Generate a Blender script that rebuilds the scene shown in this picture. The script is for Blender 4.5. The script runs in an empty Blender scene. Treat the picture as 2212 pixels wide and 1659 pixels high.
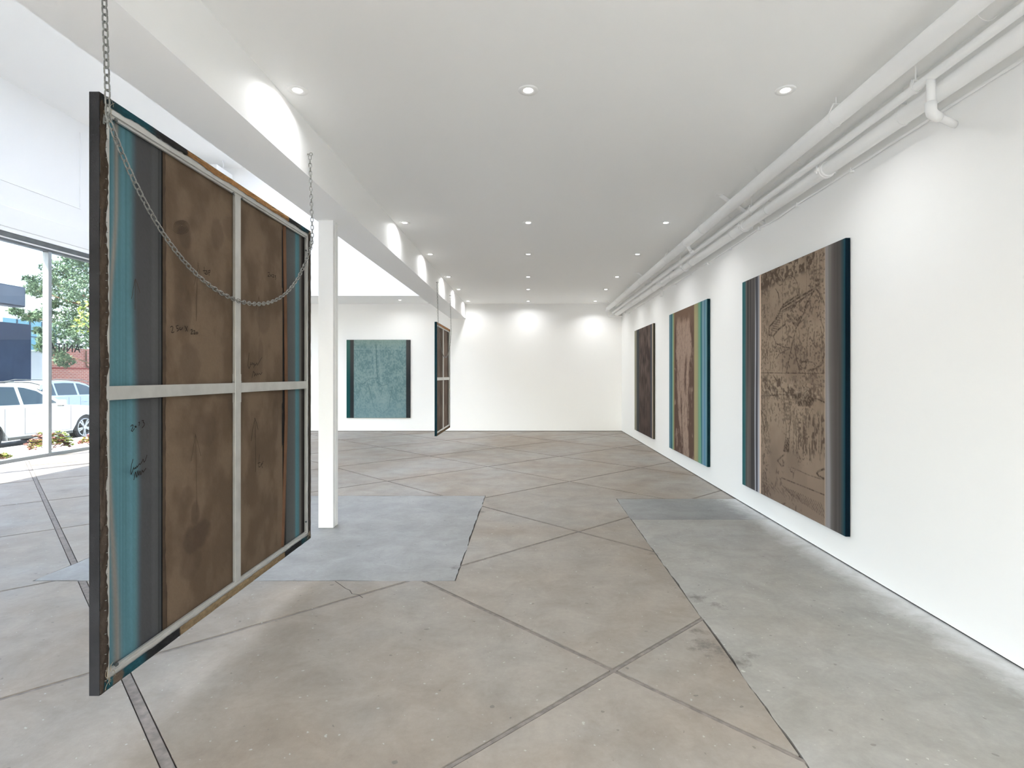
import bpy, bmesh, math, random
import numpy as np
from mathutils import Vector, Matrix

scene = bpy.context.scene
COL = scene.collection

def lin(c):
    c = c / 255.0
    return c / 12.92 if c <= 0.04045 else ((c + 0.055) / 1.055) ** 2.4
def rgb(r, g, b):
    return (lin(r), lin(g), lin(b), 1.0)

# ------------------------------------------------------------------ camera
cam_data = bpy.data.cameras.new('camera')
cam_data.sensor_width = 36.0
cam_data.lens = 36.0 * 1180.0 / 2212.0
cam_data.shift_x = -35.0 / 2212.0
cam_data.shift_y = -18.5 / 2212.0
cam_data.clip_end = 400
cam = bpy.data.objects.new('camera', cam_data)
cam.location = (0, 0, 1.6)
cam.rotation_euler = (math.pi / 2, 0, 0)
COL.objects.link(cam)
scene.camera = cam

# ------------------------------------------------------------------ sky, sun, exposure
world = bpy.data.worlds.new('sky')
scene.world = world
world.use_nodes = True
wn = world.node_tree.nodes
sky = wn.new('ShaderNodeTexSky')
sky.sky_type = 'NISHITA'
sky.sun_disc = False
sky.sun_elevation = math.radians(45)
sky.sun_rotation = math.radians(190)
sky.air_density = 1.0
sky.dust_density = 3.0
haze = wn.new('ShaderNodeHueSaturation')      # hazy, whitish coastal sky
haze.inputs['Saturation'].default_value = 0.95
world.node_tree.links.new(sky.outputs[0], haze.inputs['Color'])
world.node_tree.links.new(haze.outputs[0], wn['Background'].inputs[0])
wn['Background'].inputs[1].default_value = SKY_STRENGTH = 0.55
sun_data = bpy.data.lights.new('sun', 'SUN')
sun_data.energy = 15.0
sun_data.angle = math.radians(0.6)
sun_data.color = (1.0, 0.98, 0.955)
sun = bpy.data.objects.new('sun', sun_data)
sun.rotation_euler = Vector((0.36, 0.55, -0.80)).to_track_quat('-Z', 'Y').to_euler()
sun.location = (-20, -20, 30)
COL.objects.link(sun)
LAMP_WATT = 4.2
vs = scene.view_settings
vs.view_transform = 'Standard'
vs.look = 'None'
vs.exposure = 0.9
vs.gamma = 1.0
vs.use_curve_mapping = False
cy = scene.cycles
cy.max_bounces = 12
cy.use_light_tree = False
cy.diffuse_bounces = 11
cy.glossy_bounces = 3
cy.transmission_bounces = 4
cy.transparent_max_bounces = 12
cy.sample_clamp_indirect = 6.0
cy.caustics_reflective = False
cy.caustics_refractive = False

# room numbers (metres; the camera stands at the origin, 1.6 m above the floor, looking along +Y)
XR, XL = 2.682, -9.45            # right wall, glazed street front
YB, YF = 15.67, -1.6             # far wall, wall behind the camera
ZC, ZH = 3.653, 6.95             # ceiling of the main bay, ceiling of the tall left bay
BX0, BX1, BZ = -2.222, -1.793, 3.225   # beam
YS = 14.1                        # face of the bulkhead in the left bay
ZW = 4.04                        # head of the shop windows

# ------------------------------------------------------------------ helpers
def tag(o, label=None, cat=None, group=None, kind=None):
    if label: o['label'] = label
    if cat: o['category'] = cat
    if group: o['group'] = group
    if kind: o['kind'] = kind
    return o

def empty(name, loc=(0, 0, 0), label=None, cat=None, group=None, kind=None):
    o = bpy.data.objects.new(name, None)
    o.location = loc
    o.empty_display_size = 0.1
    COL.objects.link(o)
    return tag(o, label, cat, group, kind)

def link(name, me, mat=None, parent=None, smooth=False):
    o = bpy.data.objects.new(name, me)
    if mat is not None and len(me.materials) == 0:
        me.materials.append(mat)
    COL.objects.link(o)
    if parent is not None:
        o.parent = parent
        # every builder works in world coordinates, so keep them under a moved parent
        o.matrix_parent_inverse = Matrix.Translation(-Vector(parent_world(parent)))
    if smooth:
        for p in me.polygons: p.use_smooth = True
    return o

def parent_world(p):
    loc = Vector(p.location)
    if p.parent is not None and p.type == 'EMPTY':
        loc = loc
    return loc

def obj(name, bm, mat=None, parent=None, smooth=False):
    bmesh.ops.recalc_face_normals(bm, faces=bm.faces)
    me = bpy.data.meshes.new(name)
    bm.to_mesh(me)
    bm.free()
    return link(name, me, mat, parent, smooth)

def box(bm, x0, x1, y0, y1, z0, z1, bevel=0.0):
    r = bmesh.ops.create_cube(bm, size=1.0)
    vs_ = r['verts']
    for v in vs_:
        v.co = Vector(((x0 + x1) / 2 + v.co.x * (x1 - x0), (y0 + y1) / 2 + v.co.y * (y1 - y0), (z0 + z1) / 2 + v.co.z * (z1 - z0)))
    if bevel > 0:
        es = list({e for v in vs_ for e in v.link_edges})
        bmesh.ops.bevel(bm, geom=es, offset=bevel, segments=2, affect='EDGES', profile=0.6)
    return bm

def boxo(name, b, mat, parent=None, bevel=0.0):
    bm = bmesh.new()
    box(bm, *b, bevel=bevel)
    return obj(name, bm, mat, parent)

def tube(bm, pts, r, seg=10, cap=True, taper=None):
    pts = [Vector(p) for p in pts]
    rings = []
    prev = None
    for i, p in enumerate(pts):
        if i == 0: t = pts[1] - pts[0]
        elif i == len(pts) - 1: t = pts[-1] - pts[-2]
        else: t = (pts[i + 1] - pts[i - 1])
        t.normalize()
        if prev is None:
            a = Vector((0, 0, 1)) if abs(t.z) < 0.9 else Vector((1, 0, 0))
            n = t.cross(a).normalized()
        else:
            n = (prev - t * prev.dot(t)).normalized()
        prev = n
        b = t.cross(n)
        rr = r if taper is None else r * (1 + (taper - 1) * i / (len(pts) - 1))
        rings.append([bm.verts.new(p + n * (math.cos(2 * math.pi * k / seg) * rr) + b * (math.sin(2 * math.pi * k / seg) * rr)) for k in range(seg)])
    for a, b in zip(rings[:-1], rings[1:]):
        for k in range(seg):
            bm.faces.new((a[k], a[(k + 1) % seg], b[(k + 1) % seg], b[k]))
    if cap:
        bm.faces.new(rings[0][::-1])
        bm.faces.new(rings[-1])
    return bm

def lathe_y(bm, cx, cz, prof, seg=20):
    """revolve (y, r) pairs about an axis along Y through (cx, cz)"""
    rings = [[bm.verts.new((cx + r * math.cos(2 * math.pi * k / seg), y, cz + r * math.sin(2 * math.pi * k / seg))) for k in range(seg)] for y, r in prof]
    for a, b in zip(rings[:-1], rings[1:]):
        for k in range(seg):
            bm.faces.new((a[k], a[(k + 1) % seg], b[(k + 1) % seg], b[k]))
    return bm

def ribbon(bm, pts, w, off):
    """flat pen stroke on a plane facing +X: pts are (y, z); off is the x"""
    for (y0, z0), (y1, z1) in zip(pts[:-1], pts[1:]):
        d = Vector((y1 - y0, z1 - z0))
        if d.length < 1e-5: continue
        d.normalize()
        n = Vector((-d.y, d.x)) * w / 2
        e = d * w * 0.3
        q = [(y0 - e.x + n.x, z0 - e.y + n.y), (y0 - e.x - n.x, z0 - e.y - n.y), (y1 + e.x - n.x, z1 + e.y - n.y), (y1 + e.x + n.x, z1 + e.y + n.y)]
        bm.faces.new([bm.verts.new((off, a, b)) for a, b in q])

# ------------------------------------------------------------------ materials
def mat(name, col, rough=0.6, metal=0.0, spec=0.5, bump=0.0, bscale=60.0, var=0.0, vscale=4.0, col2=None):
    m = bpy.data.materials.new(name)
    m.use_nodes = True
    nt = m.node_tree
    b = nt.nodes['Principled BSDF']
    b.inputs['Base Color'].default_value = col
    b.inputs['Roughness'].default_value = rough
    b.inputs['Metallic'].default_value = metal
    b.inputs['Specular IOR Level'].default_value = spec
    geo = None
    if var > 0 or bump > 0:
        geo = nt.nodes.new('ShaderNodeNewGeometry')
    if var > 0:
        n = nt.nodes.new('ShaderNodeTexNoise')
        n.inputs['Scale'].default_value = vscale
        n.inputs['Detail'].default_value = 5
        nt.links.new(geo.outputs['Position'], n.inputs['Vector'])
        r = nt.nodes.new('ShaderNodeValToRGB')
        c2 = col2 or tuple([c * (1 - var) for c in col[:3]] + [1])
        r.color_ramp.elements[0].position = 0.35
        r.color_ramp.elements[1].position = 0.65
        r.color_ramp.elements[0].color = c2
        r.color_ramp.elements[1].color = col
        nt.links.new(n.outputs['Fac'], r.inputs['Fac'])
        nt.links.new(r.outputs['Color'], b.inputs['Base Color'])
    if bump > 0:
        n2 = nt.nodes.new('ShaderNodeTexNoise')
        n2.inputs['Scale'].default_value = bscale
        n2.inputs['Detail'].default_value = 4
        nt.links.new(geo.outputs['Position'], n2.inputs['Vector'])
        bp = nt.nodes.new('ShaderNodeBump')
        bp.inputs['Strength'].default_value = bump
        bp.inputs['Distance'].default_value = 0.004
        nt.links.new(n2.outputs['Fac'], bp.inputs['Height'])
        nt.links.new(bp.outputs['Normal'], b.inputs['Normal'])
    return m

def paint_mat(name, rough=0.8, spec=0.12, bump=0.25, bscale=350.0):
    """colour painted on the cloth, carried by the mesh's own colour attribute"""
    m = mat(name, (1, 1, 1, 1), rough, 0, spec, bump, bscale)
    nt = m.node_tree
    a = nt.nodes.new('ShaderNodeAttribute')
    a.attribute_name = 'paint'
    nt.links.new(a.outputs['Color'], nt.nodes['Principled BSDF'].inputs['Base Color'])
    return m

def emit_mat(name, col, strength):
    m = bpy.data.materials.new(name)
    m.use_nodes = True
    nt = m.node_tree
    nt.nodes.remove(nt.nodes['Principled BSDF'])
    e = nt.nodes.new('ShaderNodeEmission')
    e.inputs[0].default_value = col
    e.inputs[1].default_value = strength
    nt.links.new(e.outputs[0], nt.nodes['Material Output'].inputs[0])
    return m

def glass_mat(name, tint, refl=1.0):
    m = bpy.data.materials.new(name)
    m.use_nodes = True
    nt = m.node_tree
    nt.nodes.remove(nt.nodes['Principled BSDF'])
    t = nt.nodes.new('ShaderNodeBsdfTransparent')
    t.inputs[0].default_value = tint
    g = nt.nodes.new('ShaderNodeBsdfGlossy')
    g.inputs['Roughness'].default_value = 0.02
    f = nt.nodes.new('ShaderNodeLayerWeight')
    f.inputs['Blend'].default_value = 0.5
    p5 = nt.nodes.new('ShaderNodeMath')
    p5.operation = 'POWER'
    p5.inputs[1].default_value = 4.5
    k = nt.nodes.new('ShaderNodeMath')
    k.operation = 'MULTIPLY_ADD'
    k.inputs[1].default_value = 0.9 * refl
    k.inputs[2].default_value = 0.03 * refl
    nt.links.new(f.outputs['Facing'], p5.inputs[0])
    mx = nt.nodes.new('ShaderNodeMixShader')
    nt.links.new(p5.outputs[0], k.inputs[0])
    nt.links.new(k.outputs[0], mx.inputs[0])
    nt.links.new(t.outputs[0], mx.inputs[1])
    nt.links.new(g.outputs[0], mx.inputs[2])
    nt.links.new(mx.outputs[0], nt.nodes['Material Output'].inputs[0])
    return m

def frosted_mat(name):
    m = bpy.data.materials.new(name)
    m.use_nodes = True
    nt = m.node_tree
    nt.nodes.remove(nt.nodes['Principled BSDF'])
    t = nt.nodes.new('ShaderNodeBsdfTranslucent')
    t.inputs[0].default_value = (0.93, 0.95, 0.95, 1)
    nt.links.new(t.outputs[0], nt.nodes['Material Output'].inputs[0])
    return m

def concrete(name, c1, c2, tint, chips=0.5, residue=False, gain=0.64):
    """worn ground concrete: broad stains, fine mottling, pale chips and dark spots"""
    m = bpy.data.materials.new(name)
    m.use_nodes = True
    nt = m.node_tree
    N, L = nt.nodes, nt.links
    b = N['Principled BSDF']
    b.inputs['Specular IOR Level'].default_value = 0.35
    geo = N.new('ShaderNodeNewGeometry')
    def noise(scale, detail, rough=0.55, sx=1.0, dist=0.0):
        n = N.new('ShaderNodeTexNoise')
        n.inputs['Scale'].default_value = scale
        n.inputs['Detail'].default_value = detail
        n.inputs['Roughness'].default_value = rough
        n.inputs['Distortion'].default_value = dist
        L.new(geo.outputs['Position'], n.inputs['Vector'])
        return n.outputs['Fac']
    def ramp(fac, p0, p1, a, bb):
        r = N.new('ShaderNodeValToRGB')
        r.color_ramp.elements[0].position = p0
        r.color_ramp.elements[1].position = p1
        r.color_ramp.elements[0].color = a
        r.color_ramp.elements[1].color = bb
        L.new(fac, r.inputs['Fac'])
        return r.outputs['Color']
    def mix(kind, fac, a, bb):
        x = N.new('ShaderNodeMix')
        x.data_type = 'RGBA'
        x.blend_type = kind
        if isinstance(fac, float): x.inputs['Factor'].default_value = fac
        else: L.new(fac, x.inputs['Factor'])
        for s, v in ((x.inputs[6], a), (x.inputs[7], bb)):
            if isinstance(v, tuple): s.default_value = v
            else: L.new(v, s)
        return x.outputs[2]
    dirt = []
    base = ramp(noise(0.42, 3, 0.6, dist=0.6), 0.36, 0.64, c1, c2)
    base = mix('MIX', ramp(noise(0.9, 3, 0.6), 0.42, 0.72, (0, 0, 0, 1), (0.55, 0.55, 0.55, 1)), base, tint)
    base = mix('MULTIPLY', 0.75, base, ramp(noise(3.2, 6, 0.68, dist=0.5), 0.28, 0.66, (0.70, 0.69, 0.68, 1), (1.08, 1.08, 1.08, 1)))
    base = mix('MULTIPLY', 0.6, base, ramp(noise(26, 3, 0.7), 0.3, 0.7, (0.88, 0.88, 0.88, 1), (1.06, 1.06, 1.06, 1)))
    # darker damp looking blots
    base = mix('MULTIPLY', 0.6, base, ramp(noise(1.9, 3, 0.5, dist=0.2), 0.64, 0.76, (1, 1, 1, 1), (0.78, 0.78, 0.79, 1)))
    # pale chips
    ch = ramp(noise(34, 1, 0.5), 0.735, 0.755, (0, 0, 0, 1), (chips, chips, chips, 1))
    base = mix('MIX', ch, base, rgb(214, 213, 208))
    dk = ramp(noise(21, 1, 0.5), 0.235, 0.255, (0.5, 0.5, 0.5, 1), (0, 0, 0, 1))
    base = mix('MIX', dk, base, rgb(104, 100, 97))
    # dirt worn into the edges of the repair and a few oily spots
    for (sx, sy, sr) in ((1.16, 3.05, 0.16), (1.05, 3.22, 0.2), (1.2, 3.93, 0.17), (1.32, 3.78, 0.13), (1.08, 3.42, 0.1), (1.27, 3.12, 0.09), (-0.62, 4.55, 0.12), (1.12, 4.9, 0.12), (-0.55, 6.4, 0.12)):
        vd = N.new('ShaderNodeVectorMath'); vd.operation = 'DISTANCE'
        L.new(geo.outputs['Position'], vd.inputs[0]); vd.inputs[1].default_value = (sx, sy, 0)
        mr = N.new('ShaderNodeMapRange')
        mr.inputs['From Min'].default_value = 0.0; mr.inputs['From Max'].default_value = sr * 1.5
        mr.inputs['To Min'].default_value = 0.42; mr.inputs['To Max'].default_value = -0.1
        L.new(vd.outputs['Value'], mr.inputs['Value'])
        dirt.append(mr.outputs[0])
    mx_ = dirt[0]
    for d_ in dirt[1:]:
        q = N.new('ShaderNodeMath'); q.operation = 'MAXIMUM'
        L.new(mx_, q.inputs[0]); L.new(d_, q.inputs[1]); mx_ = q.outputs[0]
    q = N.new('ShaderNodeMath'); q.operation = 'ADD'
    L.new(mx_, q.inputs[0]); L.new(noise(11, 5, 0.75), q.inputs[1])
    base = mix('MIX', ramp(q.outputs[0], 0.74, 1.0, (0, 0, 0, 1), (0.7, 0.7, 0.7, 1)), base, rgb(84, 80, 76))
    if residue:   # white filler and paint ground into the floor beside the wall
        sep = N.new('ShaderNodeSeparateXYZ')
        L.new(geo.outputs['Position'], sep.inputs[0])
        mr = N.new('ShaderNodeMapRange')
        mr.inputs['From Min'].default_value = 2.15
        mr.inputs['From Max'].default_value = 2.66
        L.new(sep.outputs['X'], mr.inputs['Value'])
        ad = N.new('ShaderNodeMath'); ad.operation = 'ADD'
        L.new(mr.outputs[0], ad.inputs[0])
        L.new(noise(3.6, 6, 0.75, dist=0.6), ad.inputs[1])
        hf = N.new('ShaderNodeMath'); hf.operation = 'MULTIPLY'; hf.inputs[1].default_value = 0.5
        L.new(ad.outputs[0], hf.inputs[0])
        base = mix('MIX', ramp(hf.outputs[0], 0.5, 0.78, (0, 0, 0, 1), (0.85, 0.85, 0.85, 1)), base, rgb(218, 220, 221))
    oi = N.new('ShaderNodeObjectInfo')
    rv = N.new('ShaderNodeMapRange')
    rv.inputs['To Min'].default_value = 0.96 * gain
    rv.inputs['To Max'].default_value = 1.04 * gain
    L.new(oi.outputs['Random'], rv.inputs['Value'])
    base = mix('MULTIPLY', 1.0, base, rv.outputs[0])
    L.new(base, b.inputs['Base Color'])
    rr = N.new('ShaderNodeMapRange')
    rr.inputs['To Min'].default_value = 0.38
    rr.inputs['To Max'].default_value = 0.66
    L.new(noise(2.4, 2), rr.inputs['Value'])
    L.new(rr.outputs[0], b.inputs['Roughness'])
    bp = N.new('ShaderNodeBump')
    bp.inputs['Strength'].default_value = 0.18
    bp.inputs['Distance'].default_value = 0.004
    L.new(noise(45, 3, 0.7), bp.inputs['Height'])
    L.new(bp.outputs['Normal'], b.inputs['Normal'])
    return m

M = {}
M['wall'] = mat('white wall paint', rgb(251, 251, 250), 0.62, 0, 0.3)
M['ceil'] = mat('white ceiling paint', rgb(251, 251, 250), 0.7, 0, 0.25)
M['old_wall'] = mat('old white plaster', rgb(244, 244, 243), 0.7, 0, 0.25)
M['gloss'] = mat('white gloss paint', rgb(248, 248, 247), 0.75, 0, 0.2)
M['gap'] = mat('dark gap', rgb(52, 51, 50), 0.9)
M['alu'] = mat('aluminium', rgb(205, 204, 200), 0.42, 0.55, 0.5, 0.05, 150, 0.14, 9)
M['alu_dark'] = mat('weathered anodised frame', rgb(96, 101, 102), 0.45, 0.4, 0.5, 0.1, 120, 0.25, 6)
M['mullion'] = mat('grey mullion', rgb(150, 157, 160), 0.5, 0.2, 0.4)
M['zinc'] = mat('galvanised steel', rgb(150, 150, 146), 0.5, 0.5, 0.5, 0.1, 300, 0.3, 120)
M['glass'] = glass_mat('window glass', (0.95, 0.975, 0.97, 1), 0.9)
M['frost'] = frosted_mat('frosted added skylight')
M['lens'] = emit_mat('downlight lens', (1.0, 0.97, 0.92, 1), 14.0)
M['ink'] = mat('pencil and marker line', rgb(40, 34, 30), 0.9, 0, 0.1)
M['ink_pale'] = mat('faint pencil line', rgb(66, 54, 46), 0.9, 0, 0.1)
M['letter'] = mat('black vinyl lettering', rgb(14, 14, 15), 0.6)
M['paint'] = paint_mat('painted cloth')
M['velvet'] = paint_mat('painted velvet', 0.9, 0.1, 0.35, 220)
M['charcoal'] = mat('charcoal cloth', rgb(50, 50, 52), 0.92, 0, 0.1, 0.3, 220, 0.3, 7)
M['deepteal'] = mat('dark teal cloth', rgb(18, 50, 58), 0.92, 0, 0.1, 0.3, 220, 0.3, 6)
M['deepblue'] = mat('deep blue cloth', rgb(4, 26, 38), 0.92, 0, 0.1, 0.3, 220, 0.25, 5)
M['olive'] = mat('dark olive cloth', rgb(78, 76, 66), 0.92, 0, 0.1, 0.3, 220, 0.2, 5)
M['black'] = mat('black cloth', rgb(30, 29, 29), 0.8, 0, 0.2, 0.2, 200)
M['slab'] = concrete('ground concrete', rgb(172, 158, 143), rgb(188, 184, 178), rgb(184, 170, 155), 0.7)
M['patch_l'] = concrete('pale blue grey concrete', rgb(176, 177, 177), rgb(190, 191, 190), rgb(184, 184, 182), 0.5, False, 0.64)
M['patch_r'] = concrete('grey concrete', rgb(158, 157, 152), rgb(170, 169, 165), rgb(166, 160, 150), 0.5, True, 0.93)
M['patch_d'] = concrete('dark grey concrete', rgb(138, 139, 139), rgb(150, 151, 150), rgb(146, 147, 146), 0.3, True, 0.84)
M['filler'] = mat('joint filler', rgb(138, 131, 126), 0.8, 0, 0.2, 0.5, 60, 0.3, 22)
M['joint'] = mat('dark joint', rgb(84, 79, 76), 0.9, 0, 0.1, 0.4, 80)

# ------------------------------------------------------------------ floor: slabs, patches and joints
def clip(poly, a, b, c):
    """keep the part of a convex polygon where a*x + b*y <= c"""
    out = []
    for i in range(len(poly)):
        p, q = poly[i], poly[(i + 1) % len(poly)]
        dp, dq = a * p[0] + b * p[1] - c, a * q[0] + b * q[1] - c
        if dp <= 0: out.append(p)
        if (dp < 0 < dq) or (dq < 0 < dp):
            t = dp / (dp - dq)
            out.append((p[0] + (q[0] - p[0]) * t, p[1] + (q[1] - p[1]) * t))
    return out

def area(p):
    return abs(sum(p[i][0] * p[(i + 1) % len(p)][1] - p[(i + 1) % len(p)][0] * p[i][1] for i in range(len(p)))) / 2 if len(p) > 2 else 0

def minus_rect(poly, r):
    x0, x1, y0, y1 = r
    out = [clip(poly, 1, 0, x0), clip(poly, -1, 0, -x1)]
    mid = clip(clip(poly, 1, 0, x1), -1, 0, -x0)
    out += [clip(mid, 0, 1, y0), clip(mid, 0, -1, -y1)]
    return [p for p in out if area(p) > 1e-4]

def slab_mesh(polys, z0, z1):
    bm = bmesh.new()
    for p in polys:
        top = [bm.verts.new((x, y, z1)) for x, y in p]
        bot = [bm.verts.new((x, y, z0)) for x, y in p]
        bm.faces.new(top)
        bm.faces.new(bot[::-1])
        for i in range(len(p)):
            j = (i + 1) % len(p)
            bm.faces.new((top[i], bot[i], bot[j], top[j]))
    return bm

FX0, FX1, FY0, FY1 = XL + 0.02, XR + 0.02, YF, YB + 0.02
floor = empty('floor', (0, 0, 0), 'worn concrete floor cut into diagonal squares by wide joints', 'floor', None, 'structure')
boxo('joint_bed', (FX0, FX1, FY0, FY1, -0.2, -0.014), M['joint'], floor)
room = [(FX0, FY0), (FX1, FY0), (FX1, FY1), (FX0, FY1)]
PL = (-3.85, -0.575, 4.26, 7.26)      # pale repair round the column
PR = (1.15, FX1, FY0, 6.06)           # long grey repair along the right wall
PD = (1.15, FX1, 6.06, 7.08)          # its darker end
DS, SS = 0.925, -1.01
DL = [-2.18, 0.36, 2.964, 5.54, 8.09, 10.67, 13.1, 15.69, 18.3, 20.9, 23.5]          # y at x = 0.462 of joints rising to the right
SL = [-12.2, -9.6, -6.98, -4.4, -1.80, 0.30, 2.964, 5.645, 8.4, 10.96, 13.6, 16.2]  # y at x = 0.462 of joints falling to the right
SL = [-9.95, -7.3, -4.75, -2.2, 0.28, 2.964, 5.645, 8.4, 10.96, 13.6, 16.2]
def dl(k): return DL[k] - DS * 0.462
def sl(k): return SL[k] - SS * 0.462
HD, HS = 0.016, 0.016
def hs(k): return 0.027 if k == 4 else HS
gap = 0.010
n_slab = 0
for i in range(-1, len(DL)):
    for j in range(-1, len(SL)):
        p = room
        if i >= 0: p = clip(p, DS, -1, -dl(i) - HD * math.hypot(DS, 1))
        if i + 1 < len(DL): p = clip(p, -DS, 1, dl(i + 1) - HD * math.hypot(DS, 1))
        if j >= 0: p = clip(p, SS, -1, -sl(j) - hs(j) * math.hypot(SS, 1))
        if j + 1 < len(SL): p = clip(p, -SS, 1, sl(j + 1) - hs(j + 1) * math.hypot(SS, 1))
        if area(p) < 0.002: continue
        ps = [p]
        for r in ((PL[0] - gap, PL[1] + gap, PL[2] - gap, PL[3] + gap), (PR[0] - gap, PR[1] + 1, PR[2] - 1, PD[3] + gap)):
            ps = [q for s in ps for q in minus_rect(s, r)]
        if not ps or sum(area(q) for q in ps) < 0.002: continue
        obj('slab', slab_mesh(ps, -0.03, 0.0), M['slab'], floor)
def strip(line_fn, s, half, k, zt):
    a = line_fn(k)
    n = math.hypot(s, 1)
    p = clip(clip(room, s, -1, -a + half * n), -s, 1, a + half * n)
    ps = [p] if area(p) > 1e-4 else []
    for r in ((PL[0], PL[1], PL[2], PL[3]), (PR[0], PR[1] + 1, PR[2] - 1, PD[3])):
        ps = [q for t in ps for q in minus_rect(t, r)]
    if ps: obj('joint_filler', slab_mesh(ps, -0.03, zt), M['filler'], floor)
for k in range(len(DL)): strip(dl, DS, HD - 0.006, k, -0.0030)
for k in range(len(SL)): strip(sl, SS, hs(k) - 0.006, k, -0.0036)
rnd = random.Random(5)
def ragged(r, jit, sides):
    x0, x1, y0, y1 = r
    def edge(a, b, on):
        n = max(2, int(math.dist(a, b) / 0.06))
        out = []
        d = ((b[0] - a[0]) / n, (b[1] - a[1]) / n)
        ln = math.hypot(*d)
        nx, ny = -d[1] / ln, d[0] / ln
        w = 0.0
        for i in range(n):
            w = 0.72 * w + rnd.uniform(-1, 1) * jit
            o = w if (on and i > 0) else 0
            out.append((a[0] + d[0] * i + nx * o, a[1] + d[1] * i + ny * o))
        return out
    c = [(x0, y0), (x1, y0), (x1, y1), (x0, y1)]
    out = []
    for i in range(4): out += edge(c[i], c[(i + 1) % 4], sides[i])
    return out
obj('patch', slab_mesh([ragged(PL, 0.007, (1, 1, 1, 1))], -0.03, 0.0), M['patch_l'], floor)['label'] = 'pale blue grey repair round the column'
obj('patch', slab_mesh([ragged(PR, 0.007, (0, 0, 0, 1))], -0.03, 0.0), M['patch_r'], floor)['label'] = 'long grey repair along the right wall'
obj('patch', slab_mesh([ragged((PD[0] , PD[1], PD[2] + 0.004, PD[3]), 0.005, (0, 0, 1, 1))], -0.03, -0.0005), M['patch_d'], floor)['label'] = 'darker end of the grey repair'

bm = bmesh.new()
ck = [(-1.50, 4.245), (-1.44, 4.18), (-1.37, 4.10), (-1.33, 4.07), (-1.29, 4.00), (-1.24, 3.985), (-1.19, 3.93)]
for p, q in zip(ck[:-1], ck[1:]):
    d = Vector((q[0] - p[0], q[1] - p[1], 0)).normalized(); n = Vector((-d.y, d.x, 0)) * 0.003
    bm.faces.new([bm.verts.new(Vector((v[0], v[1], 0.0006)) + k) for v, k in ((p, n), (p, -n), (q, -n), (q, n))])
obj('crack', bm, M['joint'], floor)

# ------------------------------------------------------------------ walls, beam, ceilings
def struct(name, b, m, label, cat, bevel=0.0):
    return tag(boxo(name, b, m, None, bevel), label, cat, None, 'structure')
struct('wall_right', (XR, XR + 0.2, YF, YB + 0.2, 0.013, ZC + 0.1), M['wall'], 'long white wall on the right with three paintings', 'wall')
struct('wall_back', (XL - 0.3, XR + 0.2, YB, YB + 0.2, 0.013, ZH + 0.1), M['wall'], 'white far wall with the teal painting', 'wall')
struct('gap_shade_right', (XR + 0.012, XR + 0.19, YF, YB, -0.02, 0.013), M['gap'], 'dark strip standing in for shade in the gap under the right wall', 'gap_shade')  # shade of the recess put into a dark strip
struct('gap_shade_back', (XL - 0.2, XR, YB + 0.012, YB + 0.19, -0.02, 0.013), M['gap'], 'dark strip standing in for shade in the gap under the far wall', 'gap_shade')  # likewise a dark strip coloured as the shade below the far wall
struct('ceiling', (BX1, XR + 0.2, YF, YB + 0.2, ZC, ZC + 0.1), M['ceil'], 'flat white ceiling over the main bay with recessed downlights', 'ceiling')
beam = struct('ceiling_beam', (BX0, BX1, YF, YB, BZ, ZH + 0.1), M['ceil'], 'deep white beam running the length of the room', 'beam')
struct('wall_bulkhead', (XL - 0.3, BX0, YS, YB, ZC, ZH + 0.1), M['wall'], 'white bulkhead above the far end of the tall left bay', 'wall')
# wall behind the camera, with unseen windows added to let daylight in
wf = empty('wall_front', (0, YF, 0), 'white wall behind the viewer with windows added for daylight', 'wall', None, 'structure')
for b in ((XL - 0.3, XL + 0.5, 0, ZH + 0.1), (BX0 - 0.1, BX1 + 0.1, 0, ZH + 0.1), (XR - 0.2, XR + 0.2, 0, ZC + 0.1), (XL + 0.5, BX0 - 0.1, 2.4, ZH + 0.1), (BX1 + 0.1, XR - 0.2, 2.7, ZC + 0.1)):
    boxo('wall_piece', (b[0], b[1], YF - 0.2, YF, b[2], b[3]), M['wall'], wf)
for n_, b in enumerate(((XL + 0.5, BX0 - 0.1, 0.05, 2.4), (BX1 + 0.1, XR - 0.2, 0.05, 2.7))):
    w = empty('window_%d' % (n_ + 5), ((b[0] + b[1]) / 2, YF - 0.1, 0), ('wide' if n_ == 0 else 'narrow') + ' unseen window added for daylight in the wall behind the viewer', 'window', None, 'structure')
    boxo('window_pane', (b[0], b[1], YF - 0.112, YF - 0.1, b[2], b[3]), M['glass'], w)
    boxo('window_frame', (b[0], b[1], YF - 0.15, YF - 0.06, 0.0, 0.05), M['alu_dark'], w)
# ceiling of the tall left bay with unseen frosted skylights added for daylight
ch = empty('ceiling_left', (-6, 5, ZH), 'high white ceiling of the left bay with added unseen frosted skylights', 'ceiling', None, 'structure')
SKX0, SKX1 = -6.6, -3.4
bays = [(4.4, 7.3), (7.5, 10.4), (10.6, 13.6)]
for b in ((XL - 0.3, SKX0, YF, YS), (SKX1, BX0, YF, YS)):
    boxo('ceiling_board', (b[0], b[1], b[2], b[3], ZH, ZH + 0.1), M['ceil'], ch)
ys = [YF] + [v for b in bays for v in b] + [YS]
for a, b in zip(ys[0::2], ys[1::2]):
    boxo('ceiling_board', (SKX0, SKX1, a, b, ZH, ZH + 0.1), M['ceil'], ch)
for a, b in bays:
    boxo('added_skylight_pane', (SKX0, SKX1, a, b, ZH + 0.06, ZH + 0.075), M['frost'], ch)
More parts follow.
